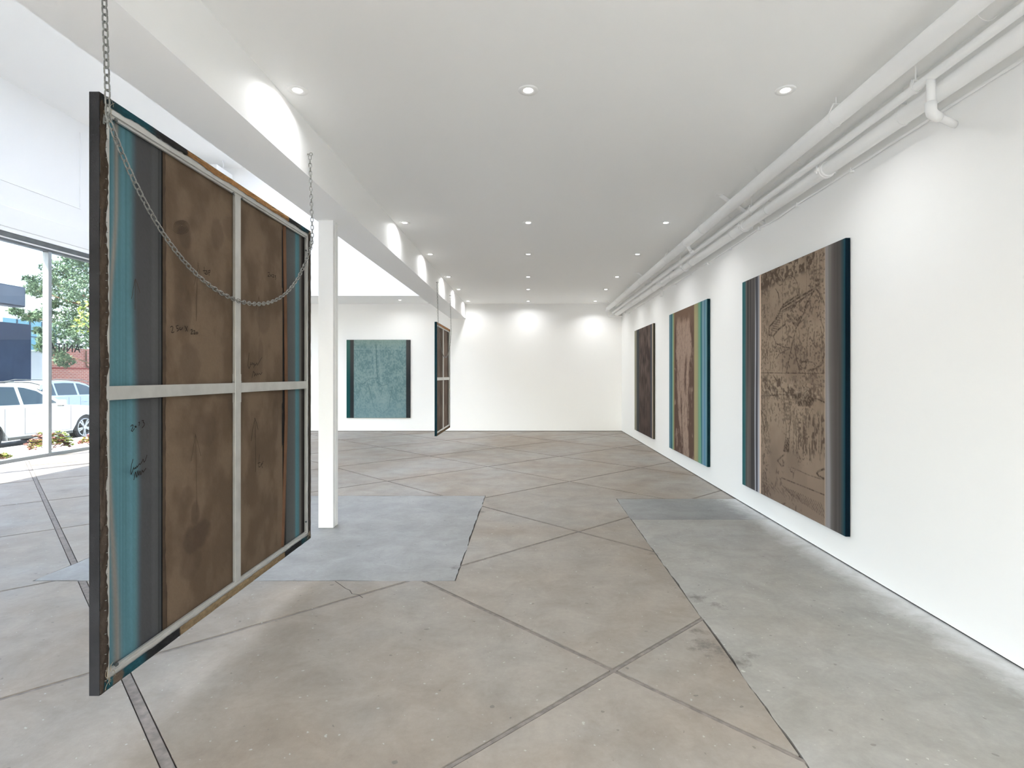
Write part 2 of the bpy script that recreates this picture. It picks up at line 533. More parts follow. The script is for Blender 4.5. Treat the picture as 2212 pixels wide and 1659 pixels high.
# column: boxed steel section with a groove down its side
col = empty('column', (-2.12, 5.79, 0), 'slim white square column carrying the beam', 'column', None, 'structure')
bm = bmesh.new()
box(bm, -2.197, -2.043, 5.72, 5.775, 0.004, BZ)
box(bm, -2.197, -2.043, 5.795, 5.865, 0.004, BZ)
box(bm, -2.187, -2.055, 5.77, 5.80, 0.004, BZ)
obj('shaft', bm, M['gloss'], col)
boxo('base_gap', (-2.185, -2.05, 5.735, 5.855, -0.001, 0.004), M['gap'], col)

# ------------------------------------------------------------------ street front on the left
WX = XL
fw = empty('wall_left', (XL, 5, 0), 'white street front wall above and beside the shop windows', 'wall', None, 'structure')
boxo('wall_piece', (XL - 0.3, XL, YF, YS, 4.62, ZH + 0.1), M['old_wall'], fw)
boxo('header', (XL - 0.3, XL + 0.05, YF, YB, 4.285, 4.66), M['old_wall'], fw, 0.012)
boxo('wall_piece', (XL - 0.3, XL, 14.3, YB, 0.0, 4.285), M['wall'], fw)
boxo('wall_piece', (XL - 0.3, XL, YF, -1.0, 0.0, 4.285), M['wall'], fw)
boxo('moulding', (XL, XL + 0.016, 3.0, 11.53, 5.105, 5.13), M['old_wall'], fw)
boxo('moulding', (XL, XL + 0.016, 11.505, 11.53, 5.13, 6.72), M['old_wall'], fw)
muls = [-1.0, 1.2, 4.4, 7.6, 10.8, 14.3]
for k, (a, b) in enumerate(zip(muls[:-1], muls[1:])):
    lab = ['shop window pane beside the corner behind the viewer', 'second shop window pane from the corner behind the viewer', 'third shop window pane from the corner behind the viewer', 'shop window pane left of the mullion, with the white car beyond', 'shop window pane right of the mullion, with the black lettering'][k]
    w = empty('window_%d' % (k if k else 7), (WX, (a + b) / 2, 0.06), lab, 'window', None, 'structure')
    if k == 0: w.name = 'window_7'
    boxo('window_pane', (WX - 0.085, WX - 0.075, a + 0.03, b - 0.03, 0.07, ZW), M['glass'], w)
    boxo('mullion', (WX - 0.12, WX + 0.0, b - 0.038, b + 0.038, 0.06, ZW), M['mullion'], w, 0.006)
    boxo('sill', (WX - 0.14, WX + 0.01, a, b, 0.0, 0.07), M['mullion'], w, 0.006)
    boxo('head_bar', (WX - 0.12, WX - 0.01, a, b, ZW, ZW + 0.045), M['alu_dark'], w)
    boxo('head_strip', (WX - 0.12, WX + 0.0, a, b, ZW + 0.045, ZW + 0.075), M['old_wall'], w)
    boxo('head_frame', (WX - 0.14, WX + 0.015, a, b, ZW + 0.075, ZW + 0.165), M['alu_dark'], w)
    boxo('head_casing', (WX - 0.14, WX + 0.03, a, b, ZW + 0.165, 4.285), M['gloss'], w)
# shop lettering stuck to the glass, reading from the street
def text_mesh(name, s, size, matw, m, parent=None):
    cu = bpy.data.curves.new('lettering_curve', 'FONT')
    cu.body = s
    cu.size = size
    cu.extrude = 0.0015
    cu.space_character = 1.15
    cu.offset = 0.004
    cu.align_x = 'LEFT'
    t = bpy.data.objects.new('lettering_curve', cu)
    COL.objects.link(t)
    bpy.context.view_layer.update()
    me = bpy.data.meshes.new_from_object(t.evaluated_get(bpy.context.evaluated_depsgraph_get()))
    bpy.data.objects.remove(t)
    me.transform(matw)
    me.materials.clear()
    return link(name, me, m, parent)
lm = Matrix.Translation((WX - 0.088, 11.63, 2.09)) @ Matrix(((0, 0, -1, 0), (-1, 0, 0, 0), (0, 1, 0, 0), (0, 0, 0, 1)))
tag(text_mesh('window_lettering', 'ANITA', 0.235, lm, M['letter']), 'black capital lettering stuck on the shop window, seen mirrored from inside', 'lettering')

# unit hung under the high ceiling beside the bulkhead
cu_ = empty('ceiling_unit', (-7.9, 13.7, ZH), 'white box unit hung close under the high left ceiling', 'ceiling unit')
boxo('housing', (-8.35, -7.6, 13.33, 14.05, 6.55, 6.76), M['gloss'], cu_, 0.02)
bm = bmesh.new()
tube(bm, [(-7.62, 13.62, 6.70), (-7.60, 13.62, 6.85), (-7.63, 13.62, ZH)], 0.012, 8)
obj('cable', bm, M['gloss'], cu_)
for yy in (13.45, 13.95):
    bm = bmesh.new()
    tube(bm, [(-8.25, yy, 6.75), (-8.25, yy, ZH)], 0.01, 8)
    obj('hanger_rod', bm, M['gloss'], cu_)

# ------------------------------------------------------------------ recessed downlights
def downlight(x, y, z, label, tilt=0.0):
    t = empty('downlight', (x, y, z), label, 'downlight', 'recessed ceiling downlights')
    bm = bmesh.new()
    prof = [(0.072, 0.0), (0.070, -0.006), (0.044, -0.006), (0.033, -0.002)]
    seg = 28
    rings = [[bm.verts.new((x + r * math.cos(2 * math.pi * k / seg), y + r * math.sin(2 * math.pi * k / seg), z + dz)) for k in range(seg)] for r, dz in prof]
    for a, b in zip(rings[:-1], rings[1:]):
        for k in range(seg):
            bm.faces.new((a[k], a[(k + 1) % seg], b[(k + 1) % seg], b[k]))
    obj('trim_ring', bm, M['gloss'], t, True)
    bm = bmesh.new()
    c = bmesh.ops.create_circle(bm, cap_ends=True, segments=24, radius=0.034)
    for v in c['verts']: v.co += Vector((x, y, z - 0.003))
    obj('lens', bm, M['lens'], t)
    ld = bpy.data.lights.new('downlight_lamp', 'AREA')
    ld.shape = 'DISK'
    ld.size = 0.08
    ld.spread = math.radians(130 if x > 1 else 158)
    ld.energy = LAMP_WATT
    ld.color = (0.98, 0.99, 1.0)
    lo = bpy.data.objects.new('downlight_lamp', ld)
    COL.objects.link(lo)
    lo.parent = t
    lo.location = (0, 0, -0.012)
    return t
ordn = ['nearest', 'second', 'third', 'fourth', 'fifth', 'farthest']
for j, y in enumerate((3.93, 7.34, 9.25, 11.37, 13.02, 15.09)):
    for x, rn in ((-1.66, 'row along the beam'), (0.0, 'middle row of the ceiling'), (1.85, 'row along the pipes')):
        downlight(x, y, ZC, 'round recessed downlight, %s of the %s' % (ordn[j], rn))
downlight(-3.49, 14.86, ZC, 'round recessed downlight alone in the soffit above the teal painting')
downlight(0.0, 0.3, ZC, 'unseen recessed downlight added for light over the viewer in the middle row')  # this lamp and the next two are added out of view for light
downlight(1.85, 0.3, ZC, 'unseen recessed downlight added for light over the viewer along the pipes')
downlight(-1.66, 0.3, ZC, 'unseen recessed downlight added for light over the viewer along the beam')
INK = {
 'swirl': [[(2.850,2.381), (2.850,2.380), (2.849,2.378), (2.847,2.376), (2.843,2.374), (2.839,2.373), (2.835,2.372), (2.832,2.373), (2.829,2.374), (2.829,2.377), (2.830,2.380), (2.833,2.383), (2.838,2.385), (2.844,2.388), (2.850,2.388), (2.855,2.388), (2.859,2.386), (2.861,2.383), (2.860,2.379), (2.856,2.374), (2.850,2.370), (2.843,2.367), (2.834,2.365), (2.827,2.365), (2.821,2.366), (2.818,2.369), (2.817,2.374), (2.820,2.379), (2.826,2.384), (2.835,2.389), (2.845,2.392), (2.854,2.393), (2.863,2.392), (2.868,2.389), (2.870,2.384), (2.868,2.377), (2.862,2.371), (2.853,2.365), (2.841,2.360), (2.829,2.357), (2.819,2.357), (2.811,2.360), (2.807,2.365), (2.807,2.371), (2.812,2.379), (2.821,2.386), (2.833,2.392), (2.846,2.396), (2.859,2.398), (2.870,2.396), (2.877,2.391), (2.879,2.384), (2.876,2.376), (2.867,2.367), (2.854,2.359), (2.839,2.353), (2.824,2.350), (2.811,2.350), (2.801,2.354), (2.796,2.361), (2.797,2.369), (2.804,2.379), (2.816,2.388), (2.831,2.396), (2.848,2.401), (2.865,2.402), (2.878,2.399), (2.886,2.393), (2.888,2.384), (2.883,2.373), (2.872,2.362), (2.855,2.353), (2.837,2.346), (2.818,2.343), (2.802,2.344), (2.791,2.349), (2.786,2.357), (2.788,2.368), (2.796,2.379), (2.811,2.390), (2.830,2.399), (2.850,2.405), (2.870,2.406), (2.886,2.402), (2.895,2.395), (2.896,2.384), (2.889,2.371), (2.875,2.358), (2.856,2.347), (2.834,2.339), (2.812,2.336), (2.794,2.338), (2.781,2.344), (2.776,2.354), (2.779,2.366), (2.789,2.380), (2.807,2.392), (2.829,2.403), (2.853,2.409), (2.876,2.410), (2.893,2.405), (2.904,2.396), (2.904,2.383), (2.896,2.368), (2.879,2.353), (2.856,2.341), (2.830,2.333), (2.805,2.329), (2.785,2.332), (2.771,2.339)]],
 'top_a': [[(3.037,2.203), (3.039,2.169), (3.057,2.165)], [(3.027,2.180), (3.067,2.189)], [(3.073,2.176), (3.072,2.173), (3.068,2.170), (3.062,2.168), (3.057,2.167), (3.053,2.169), (3.051,2.172), (3.053,2.176), (3.057,2.179), (3.062,2.181), (3.068,2.181), (3.072,2.179), (3.073,2.176)], [(3.078,2.191), (3.086,2.163)], [(3.078,2.190), (3.094,2.196), (3.093,2.185), (3.081,2.177)]],
 'arrow_a': [[(2.982,2.213), (2.974,2.125), (2.966,1.896)], [(2.979,2.215), (2.998,2.161)], [(2.977,2.176), (2.946,2.088)]],
 'size': [[(2.752,1.843), (2.763,1.850), (2.772,1.844), (2.767,1.830), (2.760,1.817), (2.770,1.817), (2.780,1.822)], [(2.813,1.857), (2.796,1.853), (2.800,1.842), (2.812,1.841), (2.815,1.834), (2.803,1.826)], [(2.827,1.849), (2.823,1.839), (2.831,1.836), (2.842,1.841), (2.848,1.850)], [(2.867,1.860), (2.891,1.833)], [(2.889,1.860), (2.874,1.832)], [(2.917,1.842), (2.928,1.847), (2.931,1.839), (2.918,1.821), (2.936,1.824)], [(2.941,1.841), (2.953,1.842), (2.953,1.834), (2.943,1.823), (2.958,1.825)], [(2.981,1.831), (2.979,1.829), (2.976,1.827), (2.971,1.826), (2.966,1.826), (2.963,1.828), (2.961,1.830), (2.963,1.832), (2.966,1.834), (2.971,1.835), (2.976,1.835), (2.979,1.834), (2.981,1.831)]],
 'year_b': [[(3.781,2.312), (3.804,2.317), (3.804,2.303), (3.781,2.286), (3.809,2.288)], [(3.838,2.302), (3.835,2.297), (3.828,2.294), (3.821,2.295), (3.818,2.298), (3.821,2.302), (3.828,2.305), (3.835,2.305), (3.838,2.302)], [(3.847,2.310), (3.866,2.312), (3.863,2.304), (3.850,2.293), (3.873,2.297)], [(3.880,2.310), (3.900,2.311), (3.888,2.301), (3.904,2.296), (3.893,2.281)]],
 'arrow_b': [[(3.656,2.133), (3.659,2.000), (3.659,1.861)], [(3.656,2.124), (3.667,2.088), (3.680,2.043)], [(3.654,2.124), (3.632,2.078), (3.616,2.030)]],
 'sign_b': [[(3.528,1.746), (3.515,1.695), (3.513,1.661), (3.526,1.645), (3.543,1.662), (3.548,1.685), (3.543,1.671), (3.557,1.669), (3.568,1.685), (3.574,1.669), (3.588,1.681), (3.595,1.663), (3.584,1.650), (3.604,1.676), (3.613,1.666), (3.627,1.684), (3.636,1.668), (3.656,1.687), (3.698,1.723)], [(3.582,1.629), (3.565,1.585)], [(3.579,1.626), (3.600,1.616), (3.593,1.594), (3.610,1.612), (3.618,1.599), (3.633,1.615), (3.642,1.603), (3.660,1.615), (3.676,1.605), (3.700,1.621)]],
 'arrow_c': [[(2.505,2.043), (2.504,1.902)], [(2.505,2.043), (2.492,1.993), (2.482,1.949)], [(2.505,2.043), (2.521,2.017), (2.536,1.984)]],
 'year_d': [[(2.477,1.369), (2.484,1.375), (2.492,1.373), (2.488,1.361), (2.480,1.349), (2.487,1.345), (2.499,1.357)], [(2.512,1.364), (2.511,1.362), (2.507,1.362), (2.504,1.363), (2.503,1.365), (2.504,1.367), (2.507,1.367), (2.511,1.366), (2.512,1.364)], [(2.526,1.381), (2.532,1.384), (2.533,1.377), (2.529,1.368)], [(2.548,1.389), (2.559,1.389), (2.556,1.381), (2.564,1.376), (2.564,1.366), (2.550,1.355)]],
 'sign_d': [[(2.491,1.218), (2.482,1.195), (2.476,1.168), (2.479,1.150), (2.487,1.162), (2.496,1.181), (2.494,1.174), (2.502,1.172), (2.506,1.179), (2.508,1.173), (2.513,1.176), (2.515,1.183), (2.518,1.177), (2.522,1.181), (2.532,1.191), (2.537,1.186), (2.545,1.194), (2.551,1.200), (2.556,1.208), (2.563,1.193), (2.571,1.199), (2.582,1.224)], [(2.506,1.156), (2.496,1.123)], [(2.507,1.157), (2.515,1.131), (2.522,1.160), (2.527,1.138), (2.535,1.156), (2.541,1.138), (2.551,1.157), (2.557,1.147), (2.575,1.163)]],
 'arrow_e': [[(2.960,1.282), (2.964,1.149), (2.969,1.012), (2.973,0.857)], [(2.960,1.282), (2.939,1.212), (2.921,1.142)], [(2.963,1.272), (2.986,1.215), (3.007,1.157)]],
 'arrow_f': [[(3.599,1.320), (3.607,1.228), (3.611,1.095), (3.611,0.962)], [(3.599,1.320), (3.621,1.288), (3.644,1.239)], [(3.594,1.301), (3.570,1.238), (3.554,1.174)]],
 'top_f': [[(3.661,1.069), (3.655,1.013), (3.652,0.988), (3.672,0.985), (3.686,0.999)], [(3.640,1.015), (3.675,1.014)], [(3.715,1.016), (3.688,0.999), (3.704,0.973)], [(3.688,0.999), (3.709,1.001)]],
}
ETCH = [
 (0.004,0.7,[(0.486,0.026),(0.486,0.449)]),
 (0.004,0.7,[(0.711,0.009),(0.712,0.446)]),
 (0.003,0.5,[(0.779,0.050),(0.779,0.436)]),
 (0.008,0.6,[(0.773,0.007),(0.772,0.109)]),
 (0.008,0.6,[(0.792,0.011),(0.791,0.112)]),
 (0.008,0.6,[(0.818,0.016),(0.817,0.116)]),
 (0.014,0.8,[(0.777,0.138),(0.665,0.151),(0.476,0.179)]),
 (0.01,0.8,[(0.773,0.148),(0.631,0.170),(0.486,0.190)]),
 (0.008,0.7,[(0.746,0.139),(0.631,0.183)]),
 (0.01,0.7,[(0.785,0.135),(0.829,0.169),(0.854,0.206)]),
 (0.01,0.8,[(0.495,0.071),(0.519,0.055),(0.542,0.051),(0.570,0.056),(0.597,0.067),(0.619,0.084),(0.631,0.099),(0.640,0.117),(0.642,0.130),(0.653,0.146)]),
 (0.01,0.8,[(0.416,0.089),(0.442,0.111),(0.452,0.136),(0.447,0.160)]),
 (0.008,0.7,[(0.424,0.044),(0.428,0.065),(0.457,0.081),(0.486,0.077)]),
 (0.014,0.9,[(0.649,0.142),(0.579,0.152),(0.495,0.165),(0.466,0.182),(0.447,0.204),(0.396,0.228),(0.343,0.248),(0.341,0.281),(0.391,0.289),(0.447,0.264),(0.514,0.249)]),
 (0.012,0.75,[(0.500,0.195),(0.623,0.170)]),
 (0.012,0.75,[(0.512,0.194),(0.621,0.173)]),
 (0.012,0.75,[(0.523,0.193),(0.619,0.175)]),
 (0.012,0.75,[(0.534,0.192),(0.618,0.178)]),
 (0.012,0.75,[(0.545,0.191),(0.616,0.180)]),
 (0.012,0.75,[(0.556,0.190),(0.614,0.183)]),
 (0.012,0.75,[(0.567,0.188),(0.613,0.185)]),
 (0.012,0.75,[(0.578,0.187),(0.611,0.187)]),
 (0.012,0.75,[(0.589,0.186),(0.609,0.190)]),
 (0.01,0.6,[(0.442,0.187),(0.486,0.192)]),
 (0.01,0.6,[(0.434,0.195),(0.480,0.201)]),
 (0.01,0.6,[(0.425,0.203),(0.474,0.210)]),
 (0.01,0.6,[(0.417,0.211),(0.468,0.219)]),
 (0.01,0.6,[(0.409,0.220),(0.462,0.228)]),
 (0.01,0.6,[(0.401,0.228),(0.457,0.237)]),
 (0.01,0.6,[(0.393,0.236),(0.451,0.246)]),
 (0.01,0.6,[(0.384,0.245),(0.445,0.255)]),
 (0.01,0.6,[(0.376,0.253),(0.439,0.264)]),
 (0.01,0.6,[(0.368,0.261),(0.433,0.274)]),
 (0.012,0.9,[(0.777,0.141),(0.742,0.165),(0.715,0.183),(0.698,0.210),(0.665,0.240),(0.623,0.270),(0.588,0.320),(0.561,0.376),(0.524,0.449)]),
 (0.01,0.8,[(0.746,0.180),(0.715,0.179),(0.690,0.209)]),
 (0.01,0.8,[(0.649,0.172),(0.653,0.205),(0.682,0.216)]),
 (0.02,0.9,[(0.606,0.231),(0.631,0.240),(0.665,0.233)]),
 (0.02,0.8,[(0.533,0.212),(0.570,0.231),(0.597,0.253)]),
 (0.006,0.8,[(0.746,0.269),(0.727,0.285),(0.715,0.327),(0.711,0.381),(0.707,0.435)]),
 (0.01,0.7,[(0.825,0.285),(0.836,0.317),(0.836,0.341),(0.851,0.386)]),
 (0.006,0.7,[(0.649,0.287),(0.653,0.361),(0.665,0.428)]),
 (0.01,0.8,[(0.416,0.323),(0.505,0.343),(0.561,0.349)]),
 (0.016,0.8,[(0.614,0.344),(0.640,0.357)]),
 (0.008,0.7,[(0.386,0.288),(0.416,0.319),(0.391,0.391),(0.375,0.440)]),
 (0.008,0.7,[(0.426,0.384),(0.452,0.369),(0.524,0.356),(0.561,0.353)]),
 (0.01,0.8,[(0.614,0.269),(0.597,0.328),(0.623,0.397),(0.649,0.442)]),
 (0.012,0.8,[(0.665,0.409),(0.707,0.406),(0.698,0.435),(0.665,0.431)]),
 (0.012,0.8,[(0.715,0.443),(0.777,0.436),(0.829,0.423),(0.854,0.383)]),
 (0.008,0.6,[(0.715,0.407),(0.762,0.411),(0.792,0.429)]),
 (0.01,0.7,[(0.822,0.230),(0.829,0.265),(0.851,0.294)]),
 (0.012,0.7,[(0.792,0.143),(0.815,0.160),(0.836,0.197)]),
 (0.02,0.7,[(0.785,0.107),(0.818,0.114),(0.815,0.129),(0.785,0.128),(0.792,0.143)]),
 (0.01,0.6,[(0.514,0.312),(0.561,0.303),(0.579,0.308)]),
 (0.01,0.6,[(0.597,0.245),(0.631,0.259),(0.665,0.251),(0.707,0.236)]),
 (0.006,0.8,[(0.243,0.448),(0.542,0.451),(0.854,0.453)]),
 (0.012,0.8,[(0.391,0.461),(0.447,0.497),(0.505,0.528)]),
 (0.01,0.8,[(0.238,0.554),(0.396,0.546),(0.458,0.540),(0.602,0.539),(0.731,0.535),(0.855,0.557)]),
 (0.016,0.8,[(0.602,0.545),(0.698,0.541),(0.788,0.541)]),
 (0.016,0.8,[(0.608,0.549),(0.698,0.545),(0.784,0.545)]),
 (0.016,0.8,[(0.613,0.554),(0.698,0.550),(0.779,0.549)]),
 (0.016,0.8,[(0.618,0.558),(0.698,0.555),(0.774,0.553)]),
 (0.016,0.8,[(0.624,0.563),(0.698,0.560),(0.769,0.556)]),
 (0.016,0.8,[(0.629,0.567),(0.698,0.565),(0.765,0.560)]),
 (0.016,0.8,[(0.634,0.572),(0.698,0.570),(0.760,0.564)]),
 (0.016,0.8,[(0.640,0.576),(0.698,0.575),(0.755,0.568)]),
 (0.01,0.8,[(0.498,0.551),(0.504,0.599),(0.508,0.639),(0.527,0.670),(0.520,0.719),(0.498,0.774),(0.546,0.772),(0.554,0.715),(0.556,0.675),(0.570,0.635),(0.561,0.580),(0.556,0.557)]),
 (0.016,0.8,[(0.535,0.721),(0.548,0.721)]),
 (0.016,0.8,[(0.530,0.730),(0.548,0.729)]),
 (0.016,0.8,[(0.525,0.738),(0.548,0.737)]),
 (0.016,0.8,[(0.521,0.747),(0.548,0.744)]),
 (0.016,0.8,[(0.516,0.755),(0.548,0.752)]),
 (0.016,0.8,[(0.511,0.764),(0.548,0.760)]),
 (0.016,0.8,[(0.506,0.773),(0.548,0.768)]),
 (0.014,0.5,[(0.508,0.558),(0.565,0.560)]),
 (0.014,0.5,[(0.508,0.575),(0.565,0.576)]),
 (0.014,0.5,[(0.508,0.591),(0.565,0.592)]),
 (0.014,0.5,[(0.508,0.607),(0.565,0.608)]),
 (0.014,0.5,[(0.508,0.623),(0.565,0.623)]),
 (0.014,0.5,[(0.508,0.639),(0.565,0.639)]),
 (0.012,0.7,[(0.503,0.789),(0.433,0.823),(0.478,0.841),(0.500,0.834),(0.488,0.811)]),
 (0.016,0.7,[(0.244,0.622),(0.297,0.641),(0.310,0.657),(0.285,0.707),(0.268,0.665),(0.250,0.626)]),
 (0.012,0.9,[(0.855,0.795),(0.810,0.810),(0.794,0.821),(0.810,0.828),(0.851,0.831)]),
 (0.008,0.7,[(0.478,0.890),(0.611,0.890),(0.731,0.889),(0.851,0.889)]),
 (0.006,0.5,[(0.575,0.831),(0.731,0.838),(0.847,0.836)]),
 (0.007,0.6,[(0.488,0.921),(0.575,0.945)]),
 (0.007,0.6,[(0.514,0.922),(0.597,0.947)]),
 (0.007,0.6,[(0.539,0.922),(0.618,0.949)]),
 (0.007,0.6,[(0.564,0.922),(0.640,0.951)]),
 (0.007,0.6,[(0.588,0.922),(0.661,0.953)]),
 (0.007,0.6,[(0.611,0.923),(0.681,0.955)]),
 (0.007,0.6,[(0.634,0.923),(0.701,0.957)]),
 (0.007,0.6,[(0.657,0.923),(0.721,0.958)]),
 (0.007,0.6,[(0.679,0.923),(0.741,0.960)]),
 (0.007,0.6,[(0.701,0.924),(0.760,0.962)]),
 (0.007,0.6,[(0.723,0.924),(0.779,0.963)]),
 (0.007,0.6,[(0.744,0.924),(0.797,0.965)]),
 (0.007,0.6,[(0.765,0.924),(0.816,0.967)]),
 (0.007,0.6,[(0.785,0.925),(0.834,0.968)]),
 (0.007,0.6,[(0.805,0.925),(0.852,0.970)]),
 (0.007,0.6,[(0.825,0.925),(0.869,0.971)]),
 (0.006,0.45,[(0.256,0.941),(0.319,0.960)]),
 (0.006,0.45,[(0.302,0.940),(0.364,0.960)]),
 (0.006,0.45,[(0.347,0.939),(0.406,0.959)]),
 (0.006,0.45,[(0.391,0.938),(0.448,0.959)]),
 (0.006,0.45,[(0.433,0.937),(0.488,0.959)]),
 (0.006,0.45,[(0.473,0.936),(0.527,0.958)]),
 (0.006,0.45,[(0.513,0.935),(0.565,0.958)]),
 (0.006,0.45,[(0.551,0.935),(0.602,0.958)]),
 (0.006,0.45,[(0.589,0.934),(0.638,0.958)]),
 (0.006,0.45,[(0.625,0.933),(0.673,0.957)]),
 (0.009,0.6,[(0.598,0.602),(0.594,0.774)]),
 (0.009,0.6,[(0.625,0.604),(0.621,0.770)]),
 (0.009,0.6,[(0.681,0.605),(0.678,0.763)]),
 (0.009,0.6,[(0.708,0.607),(0.705,0.760)]),
 (0.009,0.6,[(0.779,0.606),(0.776,0.751)]),
 (0.009,0.6,[(0.814,0.607),(0.810,0.746)]),
 (0.009,0.6,[(0.832,0.610),(0.829,0.744)]),
]

# ------------------------------------------------------------------ painting on cloth: colour fields laid on fine grids
def vnoise(x, y, seed):
    rs = np.random.RandomState(seed)
    T = rs.rand(64, 64)
    xi, yi = np.floor(x).astype(int), np.floor(y).astype(int)
    fx, fy = x - xi, y - yi
    fx, fy = fx * fx * (3 - 2 * fx), fy * fy * (3 - 2 * fy)
    a = T[yi % 64, xi % 64]; b = T[yi % 64, (xi + 1) % 64]
    c = T[(yi + 1) % 64, xi % 64]; d = T[(yi + 1) % 64, (xi + 1) % 64]
    return (a * (1 - fx) + b * fx) * (1 - fy) + (c * (1 - fx) + d * fx) * fy
def fbm(x, y, seed, oct=4):
    s, a, t = 0, 0.5, 0
    for o in range(oct):
        s = s + a * vnoise(x * 2 ** o, y * 2 ** o, seed + o)
        t += a
        a *= 0.5
    return s / t
def sstep(a, b, x):
    t = np.clip((x - a) / (b - a), 0, 1)
    return t * t * (3 - 2 * t)
def c3(r, g, b):
    return np.array([lin(r), lin(g), lin(b)])
def lerp(A, B, t):
    return A + (B - A) * t[..., None]
def stripes(U, stops):
    """piecewise colour across u, stops are (u, colour) with smooth blends"""
    us = [s[0] for s in stops]
    out = np.zeros(U.shape + (3,))
    for ch_ in range(3):
        out[..., ch_] = np.interp(U, us, [s[1][ch_] for s in stops])
    return out
def draw(mask, U, V, W, H, strokes):
    X, Z = U * W, V * H
    for w, d, pl in strokes:
        for (u0, v0), (u1, v1) in zip(pl[:-1], pl[1:]):
            x0, y0, x1, y1 = u0 * W, v0 * H, u1 * W, v1 * H
            sel = (X[0] > min(x0, x1) - w * 2) & (X[0] < max(x0, x1) + w * 2)
            sev = (Z[:, 0] > min(y0, y1) - w * 2) & (Z[:, 0] < max(y0, y1) + w * 2)
            if not sel.any() or not sev.any(): continue
            ii, jj = np.where(sev)[0], np.where(sel)[0]
            sl_ = np.s_[ii[0]:ii[-1] + 1, jj[0]:jj[-1] + 1]
            px, py = X[sl_], Z[sl_]
            dx, dy = x1 - x0, y1 - y0
            t = np.clip(((px - x0) * dx + (py - y0) * dy) / (dx * dx + dy * dy + 1e-9), 0, 1)
            dist = np.hypot(px - x0 - t * dx, py - y0 - t * dy)
            mask[sl_] = np.maximum(mask[sl_], d * (1 - sstep(w * 0.4, w * 1.1, dist)))
    return mask
def art_grid(name, o, eu, ev, nu, nv, fn, m, parent, relief=None):
    U, V = np.meshgrid(np.linspace(0, 1, nu + 1), np.linspace(0, 1, nv + 1))
    colr = np.clip(fn(U, V), 0.002, 1)
    o, eu, ev = np.array(o, float), np.array(eu, float), np.array(ev, float)
    co = o + U[..., None] * eu + V[..., None] * ev
    if relief is not None:
        n = np.cross(eu, ev)
        n /= np.linalg.norm(n)
        co = co + relief(U, V)[..., None] * n
    idx = np.arange((nu + 1) * (nv + 1)).reshape(nv + 1, nu + 1)
    q = np.stack([idx[:-1, :-1], idx[:-1, 1:], idx[1:, 1:], idx[1:, :-1]], -1).reshape(-1, 4)
    me = bpy.data.meshes.new(name)
    me.vertices.add(co.size // 3)
    me.vertices.foreach_set('co', co.reshape(-1).astype(np.float32))
    me.loops.add(q.size)
    me.loops.foreach_set('vertex_index', q.reshape(-1).astype(np.int32))
    me.polygons.add(len(q))
    me.polygons.foreach_set('loop_start', np.arange(0, q.size, 4, dtype=np.int32))
    me.polygons.foreach_set('loop_total', np.full(len(q), 4, dtype=np.int32))
    me.update(calc_edges=True)
    at = me.attributes.new('paint', 'FLOAT_COLOR', 'POINT')
    at.data.foreach_set('color', np.concatenate([colr, np.ones(U.shape + (1,))], -1).reshape(-1).astype(np.float32))
    return link(name, me, m, parent)

